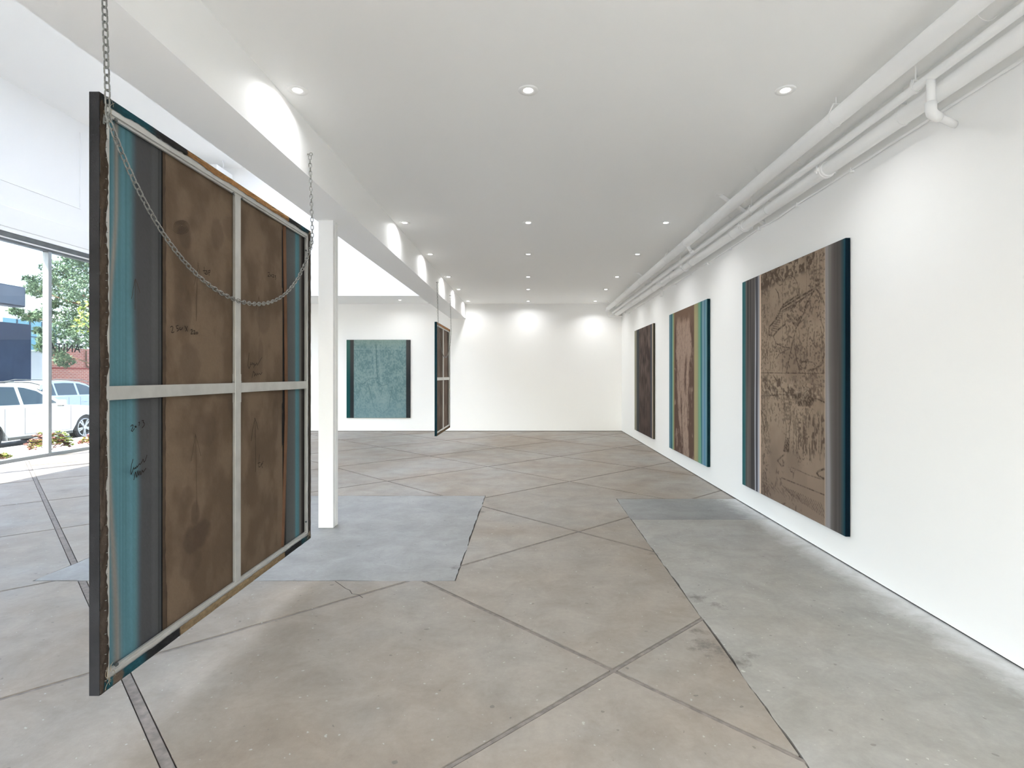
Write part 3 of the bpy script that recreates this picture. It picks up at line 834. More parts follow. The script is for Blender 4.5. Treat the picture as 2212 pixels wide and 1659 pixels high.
# ---- large painting nearest the viewer on the right wall
def art_near(U, V):
    W, H = 2.19, 2.487
    # striped velvet borders, then the brown etched field
    s1 = vnoise(U * 90, V * 1.2, 3) * 0.6 + vnoise(U * 220, V * 2.0, 4) * 0.4
    grey = lerp(np.broadcast_to(c3(66, 63, 63), U.shape + (3,)), c3(112, 106, 102), sstep(0.2, 0.85, s1))
    base = grey.copy()
    teal = c3(48, 98, 102)
    base = lerp(base, teal, 1 - sstep(0.035, 0.06, U + 0.012 * (fbm(U * 3, V * 5, 8) - 0.5)))
    base = lerp(base, c3(44, 52, 74), np.exp(-((U - 0.195) / 0.008) ** 2) * 0.7)
    base = lerp(base, c3(206, 208, 214), np.exp(-((U - 0.176 - 0.003 * np.sin(V * 7)) / 0.006) ** 2) * 0.8 * sstep(-0.1, 0.35, V))
    base = lerp(base, c3(176, 178, 188), sstep(0.2, 0.215, U) * (0.55 + 0.45 * sstep(0.35, 0.75, V)))
    base = lerp(base, c3(226, 200, 178), sstep(0.224, 0.236, U))
    # right border
    rb = sstep(0.855, 0.862, U)
    right = stripes(U, [(0.855, c3(128, 122, 120)), (0.875, c3(138, 134, 132)), (0.9, c3(104, 99, 96)), (0.93, c3(84, 79, 76)), (0.965, c3(74, 70, 68)), (0.99, c3(40, 72, 80)), (1.0, c3(14, 58, 74))])
    st = vnoise(U * 130, V * 1.6, 21) * 0.6 + vnoise(U * 60, V * 4, 22) * 0.4
    right = right * (0.72 + 0.56 * st)[..., None]
    right = lerp(right, c3(150, 147, 150), np.exp(-((U - 0.885 - 0.004 * np.sin(V * 9)) / 0.012) ** 2) * sstep(0.45, 0.6, V + 0.1 * fbm(U * 20, V * 9, 5)) * 0.75)
    base = lerp(base, right, rb)
    # etched field
    fld = sstep(0.243, 0.247, U) * (1 - sstep(0.855, 0.859, U))
    tone = fbm(U * 5, V * 5, 11)
    b0 = lerp(np.broadcast_to(c3(130, 113, 98), U.shape + (3,)), c3(154, 136, 118), sstep(0.3, 0.75, tone))
    b0 = lerp(b0, c3(118, 102, 91), sstep(0.62, 1.0, V) * 0.7)
    mask = np.zeros(U.shape)
    draw(mask, U, V, W, H, ETCH)
    gr = vnoise(U * 150, V * 190, 31)
    grit = sstep(0.35, 0.62, gr)
    mask = np.clip(mask * 1.25, 0, 1) * (0.45 + 0.55 * grit)
    # textured zones: top hatch band, scribbled belt, dragged lower marks
    topb = (1 - sstep(0.055, 0.085, V + 0.03 * (U - 0.5))) * sstep(0.47, 0.6, fbm(U * 60, V * 60, 41) + 0.12 * (fbm(U * 8, V * 8, 42) - 0.3)) * (U < 0.78)
    belt = sstep(0.455, 0.475, V) * (1 - sstep(0.545, 0.57, V)) * sstep(0.47, 0.6, fbm(U * 46, V * 60, 51, 3)) * (0.35 + 0.65 * sstep(0.4, 0.6, fbm(U * 7, V * 9, 52)))
    drag = sstep(0.575, 0.62, V) * (1 - sstep(0.74, 0.80, V)) * sstep(0.52, 0.64, vnoise(U * 95, V * 24, 61) * 0.6 + vnoise(U * 150, V * 90, 62) * 0.4) * sstep(0.52, 0.66, U)
    side = sstep(0.55, 0.66, vnoise(U * 110, V * 40, 71) * 0.5 + vnoise(U * 140, V * 160, 72) * 0.5) * np.exp(-((U - 0.30) / 0.05) ** 2) * 0.5
    spk = sstep(0.70, 0.80, vnoise(U * 120, V * 140, 81)) * sstep(0.5, 0.62, fbm(U * 6, V * 7, 82)) * 0.8
    scrib = sstep(0.60, 0.72, vnoise(U * 85 + V * 30, V * 100 - U * 40, 95)) * sstep(0.42, 0.58, fbm(U * 9, V * 8, 96)) * 0.55
    m_ = np.clip(np.maximum.reduce([mask, topb * 0.85, belt * 0.85, drag * 0.8, side * 1.3, spk * 0.9, scrib]), 0, 1)
    f = lerp(b0, c3(66, 53, 43), m_ * 0.92)
    hl = sstep(0.62, 0.8, vnoise(U * 70, V * 80, 91)) * sstep(0.47, 0.5, V) * (1 - sstep(0.54, 0.56, V)) * 0.4
    f = lerp(f, c3(172, 155, 138), hl)
    base = lerp(base, f, fld)
    return base
# ---- tall figure painting in the middle of the right wall
def art_mid(U, V):
    d = 0.006 * (fbm(U * 2, V * 6, 7) - 0.5)
    base = stripes(U + d, [(0, c3(92, 128, 140)), (0.045, c3(98, 132, 146)), (0.06, c3(52, 94, 108)), (0.085, c3(58, 100, 114)), (0.105, c3(112, 150, 142)), (0.135, c3(136, 156, 122)), (0.15, c3(150, 140, 96)), (0.166, c3(142, 112, 80)), (0.17, c3(130, 108, 92)),
        (0.70, c3(120, 100, 88)), (0.706, c3(156, 144, 108)), (0.745, c3(162, 152, 116)), (0.79, c3(150, 148, 114)), (0.81, c3(118, 152, 124)), (0.845, c3(108, 156, 128)), (0.86, c3(62, 118, 116)), (0.875, c3(44, 104, 110)), (0.90, c3(118, 148, 158)), (0.915, c3(128, 160, 176)), (0.935, c3(84, 120, 134)), (0.955, c3(96, 138, 160)), (0.975, c3(120, 156, 160)), (1.0, c3(30, 84, 92))])
    base = lerp(base, c3(128, 172, 140), np.exp(-((U - 0.835 - 0.02 * sstep(0.3, 1, V)) / 0.014) ** 2) * sstep(0.25, 0.6, V) * 0.7)
    base = lerp(base, c3(96, 142, 178), np.exp(-((U - 0.94) / 0.03) ** 2) * sstep(0.3, 0.8, V) * 0.5)
    fld = sstep(0.166, 0.170, U) * (1 - sstep(0.703, 0.706, U))
    u = (U - 0.168) / 0.536
    wv = 0.05 * (fbm(U * 3, V * 7, 15) - 0.5)
    # pale upright figure between darker sides, narrowing to the foot
    cxn = 0.45 + 0.02 * np.sin(V * 6) + 0.16 * sstep(0.55, 1.0, V)
    hw = 0.34 - 0.15 * sstep(0.45, 0.95, V) + 0.06 * np.exp(-((V - 0.22) / 0.1) ** 2)
    body = 1 - sstep(0.75, 1.1, np.abs(u + wv * 3 - cxn) / hw)
    body *= sstep(0.03, 0.12, V + 0.06 * np.abs(u - 0.5) + wv)
    leaf = np.exp(-(((u - 0.82) / 0.16) ** 2 + ((V - 0.28) / 0.12) ** 2))
    drag = vnoise(U * 42, V * 13, 16) * 0.4 + fbm(U * 24, V * 20, 17) * 0.6
    light = np.clip(body + leaf * 0.6 - 0.75 * sstep(0.5, 0.72, drag) * (1 - 0.5 * body), 0, 1)
    light = np.clip(light + 0.55 * sstep(0.58, 0.7, drag) * (1 - body) * (V > 0.4), 0, 1)
    cut = np.exp(-((u - 0.62 - 0.05 * np.sin(V * 9)) / 0.05) ** 2) * sstep(0.28, 0.36, V) * (1 - sstep(0.5, 0.6, V))
    cut2 = np.exp(-((u - 0.36 - 0.25 * (V - 0.6)) / 0.03) ** 2) * sstep(0.55, 0.62, V)
    light = np.clip(light - cut * 0.8 - cut2 * 0.7, 0, 1)
    scr = sstep(0.6, 0.75, vnoise(U * 120 + V * 40, V * 60, 18)) * 0.35
    f = lerp(np.broadcast_to(c3(92, 72, 62), U.shape + (3,)), c3(156, 134, 120), np.clip(light - scr, 0, 1))
    f = lerp(f, c3(146, 120, 98), (1 - sstep(0, 0.2, V)) * 0.3)
    return lerp(base, f, fld)
# ---- dark narrow looking painting at the far end of the right wall
def art_far(U, V):
    base = stripes(U, [(0, c3(138, 134, 118)), (0.09, c3(142, 138, 122)), (0.13, c3(108, 104, 92)), (0.15, c3(64, 68, 70)), (0.27, c3(52, 56, 60)), (0.285, c3(74, 64, 60)), (0.87, c3(78, 68, 62)), (0.885, c3(58, 60, 68)), (0.94, c3(66, 70, 80)), (0.955, c3(168, 154, 138)), (0.985, c3(176, 162, 146)), (1.0, c3(110, 102, 90))])
    fld = sstep(0.28, 0.29, U) * (1 - sstep(0.87, 0.88, U))
    n = fbm(U * 9, V * 8, 23) * 0.6 + vnoise(U * 60, V * 18, 24) * 0.4
    f = lerp(np.broadcast_to(c3(60, 48, 45), U.shape + (3,)), c3(104, 90, 82), sstep(0.3, 0.7, n) * (0.45 + 0.55 * (1 - sstep(0.2, 0.8, V))))
    blot = np.exp(-(((U - 0.52) / 0.1) ** 2 + ((V - 0.31) / 0.06) ** 2)) * sstep(0.35, 0.6, fbm(U * 30, V * 30, 25))
    f = lerp(f, c3(44, 35, 33), blot * 0.8)
    return lerp(base, f, fld)
# ---- teal painting on the far wall
def art_teal(U, V):
    g = lerp(np.broadcast_to(c3(58, 98, 92), U.shape + (3,)), c3(22, 72, 74), sstep(0.0, 0.6, V))
    blk = lerp(np.broadcast_to(c3(66, 66, 66), U.shape + (3,)), c3(42, 46, 48), sstep(0.0, 0.6, V + 0.2 * (fbm(U * 6, V * 6, 2) - 0.5)))
    n = fbm(U * 12, V * 14, 33) * 0.5 + vnoise(U * 70, V * 60, 34) * 0.5
    f = lerp(np.broadcast_to(c3(94, 122, 126), U.shape + (3,)), c3(124, 146, 146), sstep(0.25, 0.75, n))
    fig = np.zeros(U.shape)
    pl = [(0.05, 0.55, [(0.50, 0.08), (0.52, 0.3), (0.545, 0.52)]), (0.05, 0.5, [(0.42, 0.05), (0.44, 0.25), (0.45, 0.47)]), (0.02, 0.5, [(0.16, 0.55), (0.30, 0.48), (0.44, 0.46)]),
          (0.10, 0.45, [(0.45, 0.62), (0.52, 0.75), (0.58, 0.88)]), (0.10, 0.45, [(0.62, 0.62), (0.60, 0.75), (0.58, 0.88)]), (0.05, 0.3, [(0.72, 0.46), (0.85, 0.45), (0.88, 0.55)]), (0.02, 0.35, [(0.14, 0.50), (0.28, 0.58), (0.42, 0.50)])]
    draw(fig, U, V, 1.825, 2.24, pl)
    f = lerp(f, c3(140, 160, 160), fig * (0.6 + 0.4 * n))
    ol = np.zeros(U.shape)
    draw(ol, U, V, 1.825, 2.24, [(0.014, 0.7, [(0.465, 0.05), (0.47, 0.3), (0.485, 0.5)]), (0.012, 0.6, [(0.33, 0.55), (0.38, 0.72), (0.44, 0.88), (0.56, 0.945), (0.66, 0.88), (0.72, 0.6)]), (0.012, 0.6, [(0.13, 0.5), (0.25, 0.57), (0.36, 0.5), (0.46, 0.49)]), (0.012, 0.6, [(0.48, 0.54), (0.56, 0.59), (0.64, 0.57)])])
    f = lerp(f, c3(70, 98, 104), ol)
    f = lerp(f, c3(132, 150, 140), (1 - sstep(0.0, 0.13, V)) * 0.5)
    f = lerp(f, c3(150, 168, 168), np.exp(-((V - 0.118) / 0.004) ** 2) * 0.5)
    f = lerp(f, c3(112, 140, 148), sstep(0.6, 1.0, V) * 0.5)
    base = lerp(g, blk, sstep(0.052, 0.058, U))
    base = lerp(base, f, sstep(0.112, 0.116, U))
    base = lerp(base, blk * 1.15, sstep(0.935, 0.939, U))
    return base

def wall_painting(name, label, y_near, y_far, z0, z1, fn, nu, nv, side):
    """canvas on the right wall; u runs from the far edge to the near edge"""
    t = empty(name, (XR - 0.02, (y_near + y_far) / 2, z0), label, 'painting', 'paintings in the room')
    xf = XR - 0.045
    boxo('stretcher', (xf + 0.0015, XR - 0.004, y_near, y_far, z0, z1), side, t, 0.005)['label'] = 'painted cloth wrapped over the edge'
    art_grid('canvas', (xf, y_far - 0.003, z1 - 0.003), (0, -(y_far - y_near - 0.006), 0), (0, 0, -(z1 - z0 - 0.006)), nu, nv, fn, M['paint'], t)
    return t
wall_painting('painting', 'large brown etched painting between grey striped borders, nearest on the right wall', 4.54, 6.73, 0.258, 2.745, art_near, 300, 420, M['deepblue'])
wall_painting('painting', 'brown figure painting with green and blue stripes, middle of the right wall', 8.04, 10.22, 0.25, 2.73, art_mid, 200, 260, M['deepteal'])
wall_painting('painting', 'dark brown painting with narrow olive borders, farthest on the right wall', 11.53, 13.55, 0.255, 2.703, art_far, 100, 160, M['olive'])
t = empty('painting', (-4.29, YB - 0.02, 0.384), 'teal painting with dark side bands on the far wall', 'painting', 'paintings in the room')
boxo('stretcher', (-5.2, -3.375, YB - 0.04, YB - 0.004, 0.384, 2.62), M['charcoal'], t, 0.005)
art_grid('canvas', (-5.197, YB - 0.0415, 2.617), (1.819, 0, 0), (0, 0, -2.23), 150, 180, art_teal, M['paint'], t)

# ------------------------------------------------------------------ canvases hung from the beam, seen from behind
XB, XFR = -1.775, -1.817     # back and front planes
def flap_fn(stops, y0, y1, seed):
    def fn(U, V):
        b = stripes(U, stops)
        n = fbm(U * (y1 - y0) * 40, V * 5, seed) * 0.6 + vnoise(U * (y1 - y0) * 140, V * 9, seed + 5) * 0.4
        return b * (0.5 + 1.0 * n)[..., None]
    return fn
def flap(name, parent, o, eu, ev, nu, fn, seed, amp, ragged_amp):
    """cloth folded over the stretcher and stapled: wrinkled strip with a torn inner edge"""
    rs = np.random.RandomState(seed)
    L_ = float(np.linalg.norm(eu))
    nv = 8
    ob = art_grid(name, o, eu, ev, nu, nv, fn, M['velvet'], parent)
    me = ob.data
    co = np.zeros(len(me.vertices) * 3, np.float32)
    me.vertices.foreach_get('co', co)
    co = co.reshape(nv + 1, nu + 1, 3)
    U, V = np.meshgrid(np.linspace(0, 1, nu + 1), np.linspace(0, 1, nv + 1))
    edge = (fbm(U * L_ * 9, U * 0, seed, 4) - 0.5) * 2 * ragged_amp + (vnoise(U * L_ * 45, U * 0, seed + 9) - 0.5) * ragged_amp * 0.6
    evn = np.array(ev, float) / np.linalg.norm(ev)
    co += (edge * V ** 1.5)[..., None] * evn
    wr = (fbm(U * L_ * 16 + V * 1.5, V * 1.4, seed + 3, 3) - 0.35) * amp * np.sin(np.pi * np.clip(V * 0.85 + 0.1, 0, 1))
    co[..., 0] += np.maximum(wr, -0.001) + 0.001
    me.vertices.foreach_set('co', co.reshape(-1))
    me.update()
    for p in me.polygons: p.use_smooth = True
    return ob

def hung_canvas(label, y0, y1, z0, z1, wrap, bar, canvas_fn, flaps, nu, nv, lite):
    t = empty('hanging_canvas', (XB, (y0 + y1) / 2, z0), label, 'canvas', 'canvases hung on chains')
    fwid = 0.06
    # wrapped sides and the front face
    bm = bmesh.new()
    th = 0.004
    box(bm, XFR, XB - 0.001, y0, y0 + th, z0, z1, 0.0018)
    box(bm, XFR, XB - 0.001, y1 - th, y1, z0, z1, 0.0018)
    box(bm, XFR, XB - 0.001, y0 + 0.002, y1 - 0.002, z1 - th, z1, 0.0018)
    box(bm, XFR, XB - 0.001, y0 + 0.002, y1 - 0.002, z0, z0 + th, 0.0018)
    box(bm, XFR - 0.002, XFR + 0.0035, y0, y1, z0, z1, 0.0018)
    obj('wrapped_cloth', bm, wrap, t)
    # aluminium stretcher: four bars with an inner lip
    lip = 0.012
    for b, lp in (((y0 + th, y0 + fwid, z0 + th, z1 - th), (y0 + fwid, y0 + fwid + 0.003, z0 + fwid, z1 - fwid)), ((y1 - fwid, y1 - th, z0 + th, z1 - th), (y1 - fwid - 0.003, y1 - fwid, z0 + fwid, z1 - fwid)),
                  ((y0 + fwid, y1 - fwid, z1 - fwid, z1 - th), (y0 + fwid, y1 - fwid, z1 - fwid - lip, z1 - fwid)), ((y0 + fwid, y1 - fwid, z0 + th, z0 + fwid), (y0 + fwid, y1 - fwid, z0 + fwid, z0 + fwid + lip))):
        bm = bmesh.new()
        box(bm, XFR + 0.012, XB - 0.0045, b[0], b[1], b[2], b[3], 0.002)
        box(bm, XFR + 0.018, XB - 0.012, lp[0], lp[1], lp[2], lp[3])
        obj('stretcher_bar', bm, bar, t)
    ym, zm = (y0 + y1) / 2, (z0 + z1) / 2
    bm = bmesh.new()
    box(bm, XB - 0.027, XB - 0.010, ym - 0.032, ym + 0.032, z0 + fwid, z1 - fwid, 0.002)
    box(bm, XB - 0.0275, XB - 0.0085, ym - 0.034, ym + 0.034, zm - 0.09, zm + 0.085, 0.002)
    obj('cross_bar', bm, bar, t)
    for a, b in ((y0 + fwid, ym - 0.034), (ym + 0.036, y1 - fwid)):
        boxo('cross_bar', (XB - 0.027, XB - 0.0092, a, b, zm - 0.030, zm + 0.030), bar, t, 0.002)
    if not lite:
        for yy in (y0 + fwid + 0.006, ym - 0.045, ym + 0.047, y1 - fwid - 0.006):
            bm = bmesh.new()
            tube(bm, [(XB - 0.016, yy, zm + 0.03), (XB - 0.016, yy, zm + 0.037)], 0.0022, 6)
            tube(bm, [(XB - 0.016, yy, zm + 0.037), (XB - 0.016, yy, zm + 0.040)], 0.0048, 8)
            obj('screw', bm, M['zinc'], t)
        for zz, yy in ((z1 - fwid - 0.01, y0 + fwid + 0.045), (z0 + fwid + 0.012, y0 + fwid + 0.05), (z1 - fwid - 0.11, y1 - fwid - 0.002), (z0 + fwid + 0.09, y1 - fwid - 0.002), (z1 - fwid - 0.012, ym - 0.05), (z1 - fwid - 0.012, ym + 0.05)):
            boxo('corner_clip', (XB - 0.02, XB - 0.008, yy - 0.008, yy + 0.008, zz - 0.006, zz + 0.006), M['alu_dark'], t, 0.002)
    # the cloth itself
    art_grid('canvas_back', (XFR + 0.009, y0 + 0.03, z1 - 0.03), (0, y1 - y0 - 0.06, 0), (0, 0, -(z1 - z0 - 0.06)), nu, nv, canvas_fn, M['paint'], t)
    for k, (o, eu, ev, fn, nn, rag) in enumerate(flaps):
        flap('folded_edge', t, o, eu, ev, nn, fn, 100 + 7 * k + int(z1 * 10), (0.026 if k == 0 else 0.012) if not lite else 0.004, rag)
    return t

CY0, CY1, CZ0, CZ1 = 2.262, 4.462, 0.272, 2.776
def back_big(U, V):
    Y = CY0 + 0.03 + U * (CY1 - CY0 - 0.06)
    wob = 0.035 * (fbm(V * 2.2, U * 0 + 3, 7, 3) - 0.5) + 0.028 * sstep(0.3, 0.75, V)
    blk = c3(34, 34, 36)
    gry = c3(66, 67, 68)
    tl = c3(72, 108, 118)
    base = stripes(Y, [(2.30, c3(66, 98, 108)), (2.36, tl), (2.44, c3(80, 118, 128)), (2.478, c3(84, 122, 136)), (2.53, c3(86, 90, 94)), (2.58, gry), (2.64, c3(78, 79, 80)), (2.668, c3(74, 75, 76)), (2.672, c3(20, 20, 22)), (2.678, c3(70, 72, 74)), (2.69, c3(66, 68, 70)), (2.693, c3(18, 18, 20)), (2.72, blk),
        (3.98, blk), (4.06, c3(30, 28, 27)), (4.09, c3(78, 80, 80)), (4.20, c3(86, 88, 88)), (4.232, c3(88, 96, 98)), (4.25, c3(82, 124, 134)), (4.30, c3(78, 118, 128)), (4.325, c3(92, 94, 92)), (4.345, c3(96, 92, 88)), (4.36, c3(58, 52, 50)), (4.40, c3(34, 32, 32))])
    # the teal edge drifts, with a tan streak that wanders down it
    edge = (Y - 2.50 - wob)
    base = np.where(((Y > 2.3) & (Y < 2.62))[..., None], lerp(np.broadcast_to(c3(80, 118, 128), U.shape + (3,)), c3(71, 71, 73), sstep(-0.03, 0.035, edge)), base)
    sx = 2.398 - 0.045 * sstep(0.15, 0.4, V) - 0.02 * np.sin(V * 5) * sstep(0.35, 0.6, V) + 0.03 * sstep(0.6, 1, V)
    tan = np.exp(-((Y - sx) / (0.013 + 0.008 * sstep(0.55, 1, V))) ** 2) * (0.7 - 0.25 * np.exp(-((V - 0.5) / 0.08) ** 2))
    base = lerp(base, c3(146, 128, 116), tan)
    st = vnoise(Y * 110, V * 1.5, 12)
    teal_m = (1 - sstep(-0.03, 0.02, edge)) * (Y < 2.6)
    base = base * (1 + (st - 0.5) * 0.34 * teal_m)[..., None]
    base = base * (0.94 + 0.12 * vnoise(Y * 300, V * 300, 13))[..., None]
    return base
BT = CY1 - CY0
brown, drk, tanw, tealw = c3(66, 54, 45), c3(40, 40, 40), c3(150, 112, 72), c3(30, 66, 74)
kh = c3(126, 108, 84)
flaps = [
    ((XB - 0.002, CY0 + 0.001, CZ1 - 0.003), (0, 0, -(CZ1 - CZ0 - 0.006)), (0, 0.044, 0), flap_fn([(0, c3(58, 50, 42)), (0.3, c3(68, 58, 50)), (1, c3(62, 54, 48))], CZ0, CZ1, 71), 420, 0.012),
    ((XB - 0.002, CY1 - 0.001, CZ1 - 0.003), (0, 0, -(CZ1 - CZ0 - 0.006)), (0, -0.045, 0), flap_fn([(0, c3(70, 62, 54)), (0.5, c3(64, 57, 50)), (1, c3(60, 56, 52))], CZ0, CZ1, 72), 200, 0.006),
    ((XB - 0.002, CY0 + 0.004, CZ1 - 0.001), (0, BT - 0.008, 0), (0, 0, -0.034), flap_fn([(0, drk), (0.06, tealw), (0.13, tealw), (0.16, drk), (0.262, c3(38, 36, 34)), (0.266, c3(126, 94, 60)), (0.5, tanw), (0.81, c3(140, 106, 70)), (0.815, drk), (0.9, c3(48, 48, 46)), (0.93, tealw), (1, drk)], CY0, CY1, 73), 420, 0.007),
    ((XB - 0.002, CY0 + 0.004, CZ0 + 0.001), (0, BT - 0.008, 0), (0, 0, 0.042), flap_fn([(0, c3(60, 50, 42)), (0.012, tealw), (0.03, c3(38, 82, 90)), (0.034, c3(96, 84, 72)), (0.055, c3(92, 80, 70)), (0.06, tealw), (0.11, c3(34, 72, 82)), (0.13, drk), (0.235, c3(36, 36, 38)), (0.24, kh), (0.5, c3(132, 114, 88)), (0.78, kh), (0.785, c3(34, 34, 36)), (0.91, c3(32, 33, 35)), (0.93, tealw), (1, c3(70, 62, 50))], CY0, CY1, 74), 420, 0.004),
]
big = hung_canvas('large canvas hung on a chain near the viewer, its stretcher and inscribed back showing', CY0, CY1, CZ0, CZ1, M['charcoal'], M['alu'], back_big, flaps, 330, 220, False)
# brown cloth sewn between the dark strips, ragged left edge and a lifted right seam
def brown_fn(U, V):
    Y, Z = U * 1.31, V * 2.36
    n = fbm(Y * 7, Z * 5, 44, 5)
    base = lerp(np.broadcast_to(c3(90, 75, 61), U.shape + (3,)), c3(108, 92, 76), sstep(0.3, 0.7, n))
    st = np.zeros(U.shape)
    for (y, z, a, b, k) in ((0.25, 1.97, 0.15, 0.085, 0.95), (0.24, 1.85, 0.045, 0.08, 0.8), (0.2, 2.1, 0.1, 0.1, 0.5), (0.17, 1.75, 0.06, 0.07, 0.4), (0.13, 0.75, 0.08, 0.14, 0.5), (0.2, 1.05, 0.1, 0.12, 0.45), (0.45, 0.30, 0.07, 0.09, 0.5), (0.62, 0.22, 0.1, 0.08, 0.4), (0.15, 0.38, 0.06, 0.07, 0.6), (0.6, 0.62, 0.06, 0.16, 0.4), (0.35, 1.4, 0.14, 0.1, 0.5), (0.65, 1.28, 0.1, 0.12, 0.5), (1.02, 0.72, 0.1, 0.1, 0.45), (0.98, 0.98, 0.04, 0.12, 0.45), (1.2, 1.4, 0.06, 0.2, 0.5), (0.55, 1.2, 0.14, 0.05, 0.4), (0.2, 2.02, 0.1, 0.06, 0.5), (0.72, 1.05, 0.05, 0.3, 0.35)):
        r = ((Y - y) / a) ** 2 + ((Z - z) / b) ** 2 + 1.1 * (fbm(Y * 11, Z * 11, 46) - 0.5)
        st = np.maximum(st, k * (1 - sstep(0.5, 1.15, r)))
    base = lerp(base, c3(72, 59, 50), st * 0.75)
    return base * (0.95 + 0.10 * vnoise(Y * 260, Z * 260, 45))[..., None]
bc = art_grid('brown_cloth', (XFR + 0.0115, 2.722, CZ1 - 0.062), (0, 1.29, 0), (0, 0, -2.38), 170, 240, brown_fn, M['paint'], big)
me = bc.data
co = np.zeros(len(me.vertices) * 3, np.float32)
me.vertices.foreach_get('co', co)
co = co.reshape(241, 171, 3)
vv = np.linspace(0, 1, 241)
co[:, 0, 1] += (0.012 * (fbm(vv * 5, vv * 0, 9) - 0.5) + 0.006 * (vnoise(vv * 90, vv * 0, 10) - 0.5) + 0.02 * sstep(0.85, 1, vv)).astype(np.float32)
co[:, :, 0] += (0.0022 * fbm(np.linspace(0, 12, 171)[None, :] + 0 * vv[:, None], vv[:, None] * 6, 48)).astype(np.float32)
me.vertices.foreach_set('co', co.reshape(-1))
me.update()
# narrow brown selvedge left of the ragged edge, and the rolled seam at the right
boxo('selvedge', (XFR + 0.0095, XFR + 0.0115, 2.70, 2.735, CZ0 + 0.06, CZ1 - 0.06), mat('brown selvedge', rgb(78, 64, 52), 0.85, 0, 0.2, 0.3, 200, 0.3, 12), big)
bm = bmesh.new()
sp = []
for i in range(41):
    f = i / 40
    z = CZ1 - 0.06 - f * (CZ1 - CZ0 - 0.12)
    sp.append((XFR + 0.012, 4.035 + 0.018 * math.sin(f * 2.6) + 0.03 * max(0, f - 0.6) * -2.2, z))
tube(bm, sp, 0.011, 8)
for v in bm.verts: v.co.y += (v.co.y - 4.03) * 0.8
obj('rolled_seam', bm, mat('reddish brown seam', rgb(104, 76, 58), 0.85, 0, 0.2, 0.3, 200, 0.2, 9), big, True)
boxo('dark_seam_strip', (XFR + 0.0095, XFR + 0.0125, 4.000, 4.012, CZ0 + 0.06, CZ1 - 0.06), M['black'], big)  # black strip along the left of the rolled seam
# staples down the near edge
bm = bmesh.new()
rs = random.Random(3)
z = CZ0 + 0.05
while z < CZ1 - 0.05:
    yy = CY0 + 0.028 + rs.uniform(-0.006, 0.006)
    zz = z + rs.uniform(-0.003, 0.003)
    box(bm, XB + 0.004, XB + 0.009, yy - 0.0028, yy + 0.0028, zz - 0.0008, zz + 0.0008)
    z += rs.uniform(0.03, 0.055)
tag(obj('staple_row', bm, M['zinc'], big), kind='stuff')
# frayed threads at the corners
bm = bmesh.new()
for (yy, zz) in ((CY0 + 0.035, CZ0 + 0.05), (CY0 + 0.055, CZ1 - 0.055), (CY1 - 0.04, CZ0 + 0.05), (CY1 - 0.02, CZ1 - 0.03)):
    for k in range(9):
        a = rs.uniform(0, 6.28)
        p = [(XB + 0.004 + rs.uniform(0, 0.006), yy + rs.uniform(-0.02, 0.02), zz + rs.uniform(-0.03, 0.03))]
        for i in range(4):
            a += rs.uniform(-0.9, 0.9)
            q = p[-1]
            p.append((q[0] + rs.uniform(-0.001, 0.002), q[1] + 0.010 * math.cos(a), q[2] + 0.012 * math.sin(a)))
        tube(bm, p, 0.0009, 4)
tag(obj('frayed_thread', bm, mat('pale thread', rgb(150, 136, 116), 0.8), big), kind='stuff')
# writing on the back
pale = {'swirl', 'arrow_a', 'arrow_b', 'arrow_c', 'arrow_e'}
names = {'swirl': 'spiral_doodle', 'top_a': 'handwritten_word', 'arrow_a': 'drawn_arrow', 'size': 'handwritten_size', 'year_b': 'handwritten_year', 'arrow_b': 'drawn_arrow', 'sign_b': 'signature', 'arrow_c': 'drawn_arrow', 'year_d': 'handwritten_year', 'sign_d': 'signature', 'arrow_e': 'drawn_arrow', 'arrow_f': 'drawn_arrow', 'top_f': 'handwritten_word'}
INK['size_b'] = INK['size'][5:]
INK['size'] = INK['size'][:5]
names['size_b'] = 'handwritten_size'
for k, pls in INK.items():
    bm = bmesh.new()
    for pl in pls: ribbon(bm, pl, 0.0019 if k == 'swirl' else 0.0026 if k in pale else 0.0038, XFR + 0.0150)
    obj(names[k], bm, M['ink_pale' if k in pale else 'ink'], big)

